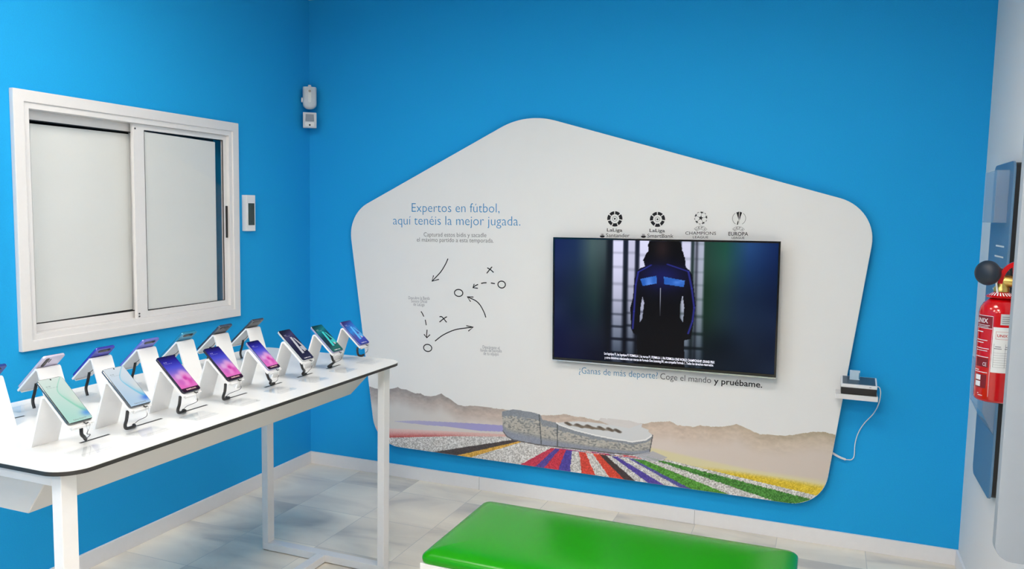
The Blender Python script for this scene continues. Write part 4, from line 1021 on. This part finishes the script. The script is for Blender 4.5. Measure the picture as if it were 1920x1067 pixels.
smooth(obj('seat_cushion', cushion(), M['green'], t), 60)

# ================================================================ right wall: plaque, pockets, extinguisher, side board
t = thing('wall_plaque', 'tall blue-grey metal plaque with rounded corners on the white right wall', 'plaque', (W, -0.523, 1.13))
smooth(obj('plate', prism(rrect(-0.175, 0.175, -0.603, 0.603, 0.035, 8), 'x', -0.026, -0.018, 0.001, 1), M['plaque'], t), 30)
obj('backing', prism(rrect(-0.171, 0.165, -0.598, 0.598, 0.03, 8), 'x', -0.018, 0), M['black_plastic'], t)
bm = bmesh.new()
for z, a, b in ((0.30, -0.11, 0.04), (0.262, -0.11, 0.05), (0.222, -0.11, 0.06), (0.18, -0.11, 0.05), (0.14, -0.11, 0.04)):
    poly(bm, [(a, z), (b, z), (b, z+0.006), (a, z+0.006)], lambda p, q: (-0.0264, p, q))
obj('engraved_lines', face_towards(bm, (-1, 0, 0)), M['label'], t)
def pocket(z, h, y0, y1, d, drop, label):
    p = thing('brochure_pocket', label, 'brochure pocket', (W-0.0266, 0, z))
    th = 0.0022
    obj('front_sheet', boxes([((-d-th, y0, drop), (-d, y1, h))]), M['pocket'], p)
    for y in (y0, y1-th):
        obj('side_sheet', prism([(0, 0), (-d, drop), (-d, h), (0, h)], 'y', y, y+th), M['pocket'], p)
    obj('bottom_sheet', prism([(0, 0), (0, th), (-d, drop+th), (-d, drop)], 'y', y0, y1), M['pocket'], p)
pocket(1.518, 0.185, -0.640, -0.418, 0.038, 0.0, 'clear square-bottomed brochure pocket on the top of the plaque')
pocket(0.765, 0.24, -0.690, -0.418, 0.038, 0.075, 'clear slant-bottomed brochure pocket on the lower plaque, below the fire extinguisher')

EX = Vector((3.335, -1.0, 0.952))
t = thing('fire_extinguisher', 'red fire extinguisher with a black horn, half hidden by the white side board', 'fire extinguisher', EX)
R = 0.0575
smooth(obj('cylinder', lathe([(0, 0.006), (0.030, 0.004), (0.045, 0.0), (R-0.004, 0.004), (R, 0.012), (R, 0.282), (R-0.003, 0.298), (R-0.011, 0.313), (R-0.024, 0.325), (0.024, 0.333), (0.0205, 0.338), (0.0205, 0.352), (0, 0.352)], 56), M['red'], t), 50)
dv = Vector((CX-EX.x, CY-EX.y, 0)).normalized(); rv = Vector((-dv.y, dv.x, 0))
def cyl(phi, z, e=0.0006):
    a = math.radians(phi); return (dv*math.cos(a)+rv*math.sin(a))*(R+e)+Vector((0, 0, z))
def patch(bm, p0, p1, z0, z1, e=0.0006):
    n = max(2, int(abs(p1-p0)/4))
    A = [bm.verts.new(cyl(p0+(p1-p0)*k/n, z0, e)) for k in range(n+1)]; B = [bm.verts.new(cyl(p0+(p1-p0)*k/n, z1, e)) for k in range(n+1)]
    for k in range(n): bm.faces.new([A[k], A[k+1], B[k+1], B[k]])
def ctext(bm, s, p0, p1, z, cap, off=0, e=0.0011):
    V, F = text_data(s, off*0.011); V = V.copy(); V[:, 0] -= V[:, 0].min(); w = V[:, 0].max()
    vs = [bm.verts.new(cyl(p0+(p1-p0)*x/w, z+y*cap/CAP, e)) for x, y in V]
    for f in F:
        try: bm.faces.new([vs[i] for i in f])
        except ValueError: pass
bm = bmesh.new(); patch(bm, -14, 88, 0.099, 0.242); lb = obj('inspection_label', bm, M['label'], t)
bm = bmesh.new(); ctext(bm, 'UNIX', -2, 26, 0.212, 0.008, 1.5)
patch(bm, -6, 30, 0.228, 0.2288, 0.0010); patch(bm, -6, 30, 0.2045, 0.2053, 0.0010); patch(bm, -6, -5.3, 0.2045, 0.2288, 0.0010); patch(bm, 29.3, 30, 0.2045, 0.2288, 0.0010)
obj('red_lettering', bm, M['red_ink'], lb)
bm = bmesh.new()
for k in range(7): patch(bm, -9, 80, 0.116+k*0.0075, 0.1165+k*0.0075, 0.0010)
for p in (-9, 22, 46, 70): patch(bm, p, p+0.7, 0.116, 0.190, 0.0010)
for k, (a, b) in enumerate(((34, 70), (30, 66), (36, 72))): patch(bm, a, b, 0.226-k*0.007, 0.2272-k*0.007, 0.0010)
for k in range(3): patch(bm, -8+k*28, 12+k*28, 0.174, 0.1758, 0.0010); patch(bm, -6+k*28, 10+k*28, 0.180, 0.1818, 0.0010)
obj('table_lines', bm, M['grey2'], lb)
bm = bmesh.new(); patch(bm, 4, 88, 0.250, 0.284); sl = obj('rating_label', bm, M['silver_label'], t)
bm = bmesh.new()
for k in range(4): patch(bm, 8, 74-6*(k % 2), 0.255+k*0.0065, 0.2565+k*0.0065, 0.0010)
obj('text_lines', bm, M['grey2'], sl)
for q_ in ((-72, -16, 0.236, 0.274), (-64, -24, 0.045, 0.088), (-66, -22, 0.112, 0.140)):
    bm = bmesh.new(); patch(bm, *q_, 0.0005); il = obj('instruction_block', bm, M['maroon'], t)
bm = bmesh.new(); ctext(bm, 'UNIX', -76, -30, 0.252, 0.014, 1.5)
for z0, z1, a, b in ((0.2345, 0.236, -72, -16), (0.274, 0.2755, -72, -16), (0.244, 0.2455, -68, -24), (0.239, 0.2405, -66, -28), (0.222, 0.2245, -72, -44), (0.196, 0.198, -70, -28), (0.188, 0.190, -70, -40), (0.170, 0.172, -70, -22), (0.163, 0.165, -68, -26), (0.143, 0.145, -70, -22), (0.100, 0.102, -70, -50), (0.094, 0.096, -70, -22), (0.020, 0.022, -48, -32), (0.026, 0.028, -50, -46)):
    patch(bm, a, b, z0, z1, 0.0011)
for a in (-16.5, ): patch(bm, a, a+0.8, 0.02, 0.275, 0.0009)
ctext(bm, 'CE', -38, -26, 0.116, 0.011, 0.5)
for k in range(2): patch(bm, -62, -42, 0.049+k*0.020, 0.065+k*0.020, 0.0009)
obj('white_lettering', bm, M['white_ink'], t)
# neck collar, valve, handles, horn
bm = bmesh.new()
tor = [(0.029*math.cos(a), 0.029*math.sin(a)) for a in np.linspace(0, 2*math.pi, 33)]
tag_o = smooth(obj('collar_tag', lathe([(0.021, 0.340), (0.041, 0.331), (0.044, 0.335), (0.023, 0.348), (0.021, 0.346)], 40), M['red'], t), 50)
bm = bmesh.new()
for k in range(9):
    a0 = math.radians(-60+k*13); 
    v = [(dv*math.cos(a)+rv*math.sin(a))*r_+Vector((0, 0, z_+0.0016)) for a, r_, z_ in ((a0, 0.026, 0.3458), (a0+0.10, 0.026, 0.3458), (a0+0.16, 0.040, 0.3374), (a0+0.06, 0.040, 0.3374))]
    bm.faces.new([bm.verts.new(p) for p in v])
obj('white_lettering', bm, M['white_ink'], tag_o)
smooth(obj('valve', lathe([(0, 0.350), (0.022, 0.350), (0.022, 0.362), (0.017, 0.368), (0.017, 0.392), (0.012, 0.400), (0, 0.400)], 24), M['brass'], t), 40)
smooth(obj('outlet', tube([tuple(rv*0.040+Vector((0, 0, 0.382))), tuple(rv*0.012+Vector((0, 0, 0.384))), tuple(-rv*0.012+Vector((0, 0, 0.386))), tuple(-rv*0.034+Vector((0, 0, 0.388)))], lambda i: (0.017, 0.019, 0.014, 0.009)[i], 14), M['brass'], t), 40)
def hnd(pts, w, th):
    # strip bent in the plane of the camera's right (u) and up
    bm = bmesh.new(); A = []
    P = [np.array(p, float) for p in catmull(pts, 6)]
    for i, p in enumerate(P):
        d_ = P[min(i+1, len(P)-1)]-P[max(i-1, 0)]; d_ /= np.linalg.norm(d_); n_ = np.array([-d_[1], d_[0]])*th/2
        row = []
        for s, q in ((-1, p+n_), (1, p+n_), (1, p-n_), (-1, p-n_)):
            row.append(bm.verts.new(rv*q[0]+dv*(s*w/2)+Vector((0, 0, q[1]))))
        A.append(row)
    for a, b in zip(A[:-1], A[1:]):
        for k in range(4): bm.faces.new([a[k], a[(k+1) % 4], b[(k+1) % 4], b[k]])
    bm.faces.new(A[0][::-1]); bm.faces.new(A[-1]); bmesh.ops.recalc_face_normals(bm, faces=bm.faces[:])
    return bm
smooth(obj('squeeze_lever', hnd([(-0.006, 0.376), (-0.001, 0.404), (0.012, 0.427), (0.032, 0.440), (0.060, 0.447), (0.105, 0.447)], 0.034, 0.014), M['red'], t), 40)
smooth(obj('carry_handle', hnd([(0.036, 0.430), (0.038, 0.405), (0.042, 0.380), (0.050, 0.358), (0.062, 0.340)], 0.030, 0.022), M['red'], t), 40)
obj('safety_pin', tube([tuple(rv*0.02+Vector((0, 0, 0.405))), tuple(rv*0.075+Vector((0, 0, 0.408)))], 0.0022, 8), M['black_plastic'], t)
smooth(obj('seal_strap', tube([tuple(-rv*0.012+dv*0.018+Vector((0, 0, 0.404))), tuple(-rv*0.015+dv*0.021+Vector((0, 0, 0.375))), tuple(-rv*0.010+dv*0.021+Vector((0, 0, 0.345)))], 0.0028, 8), M['label'], t))
hb = lathe([(0, -0.075), (0.010, -0.075), (0.012, -0.055), (0.018, -0.030), (0.030, -0.004), (0.0385, 0.012), (0.0395, 0.022), (0.036, 0.032), (0.024, 0.041), (0.010, 0.0445), (0, 0.045)], 36)
ho = smooth(obj('discharge_horn', hb, M['navy_horn'], t), 60)
ho.matrix_local = Matrix.Translation(-rv*0.030+dv*0.0+Vector((0, 0, 0.408))) @ Vector((0, 0, 1)).rotation_difference((-rv*0.55+dv*0.83).normalized()).to_matrix().to_4x4()
obj('wall_bracket', boxes([((0.0, -0.02, 0.20), (W-EX.x, 0.02, 0.24)), ((W-EX.x-0.004, -0.03, 0.10), (W-EX.x, 0.03, 0.33))]), M['black_plastic'], t)

PX = 3.296
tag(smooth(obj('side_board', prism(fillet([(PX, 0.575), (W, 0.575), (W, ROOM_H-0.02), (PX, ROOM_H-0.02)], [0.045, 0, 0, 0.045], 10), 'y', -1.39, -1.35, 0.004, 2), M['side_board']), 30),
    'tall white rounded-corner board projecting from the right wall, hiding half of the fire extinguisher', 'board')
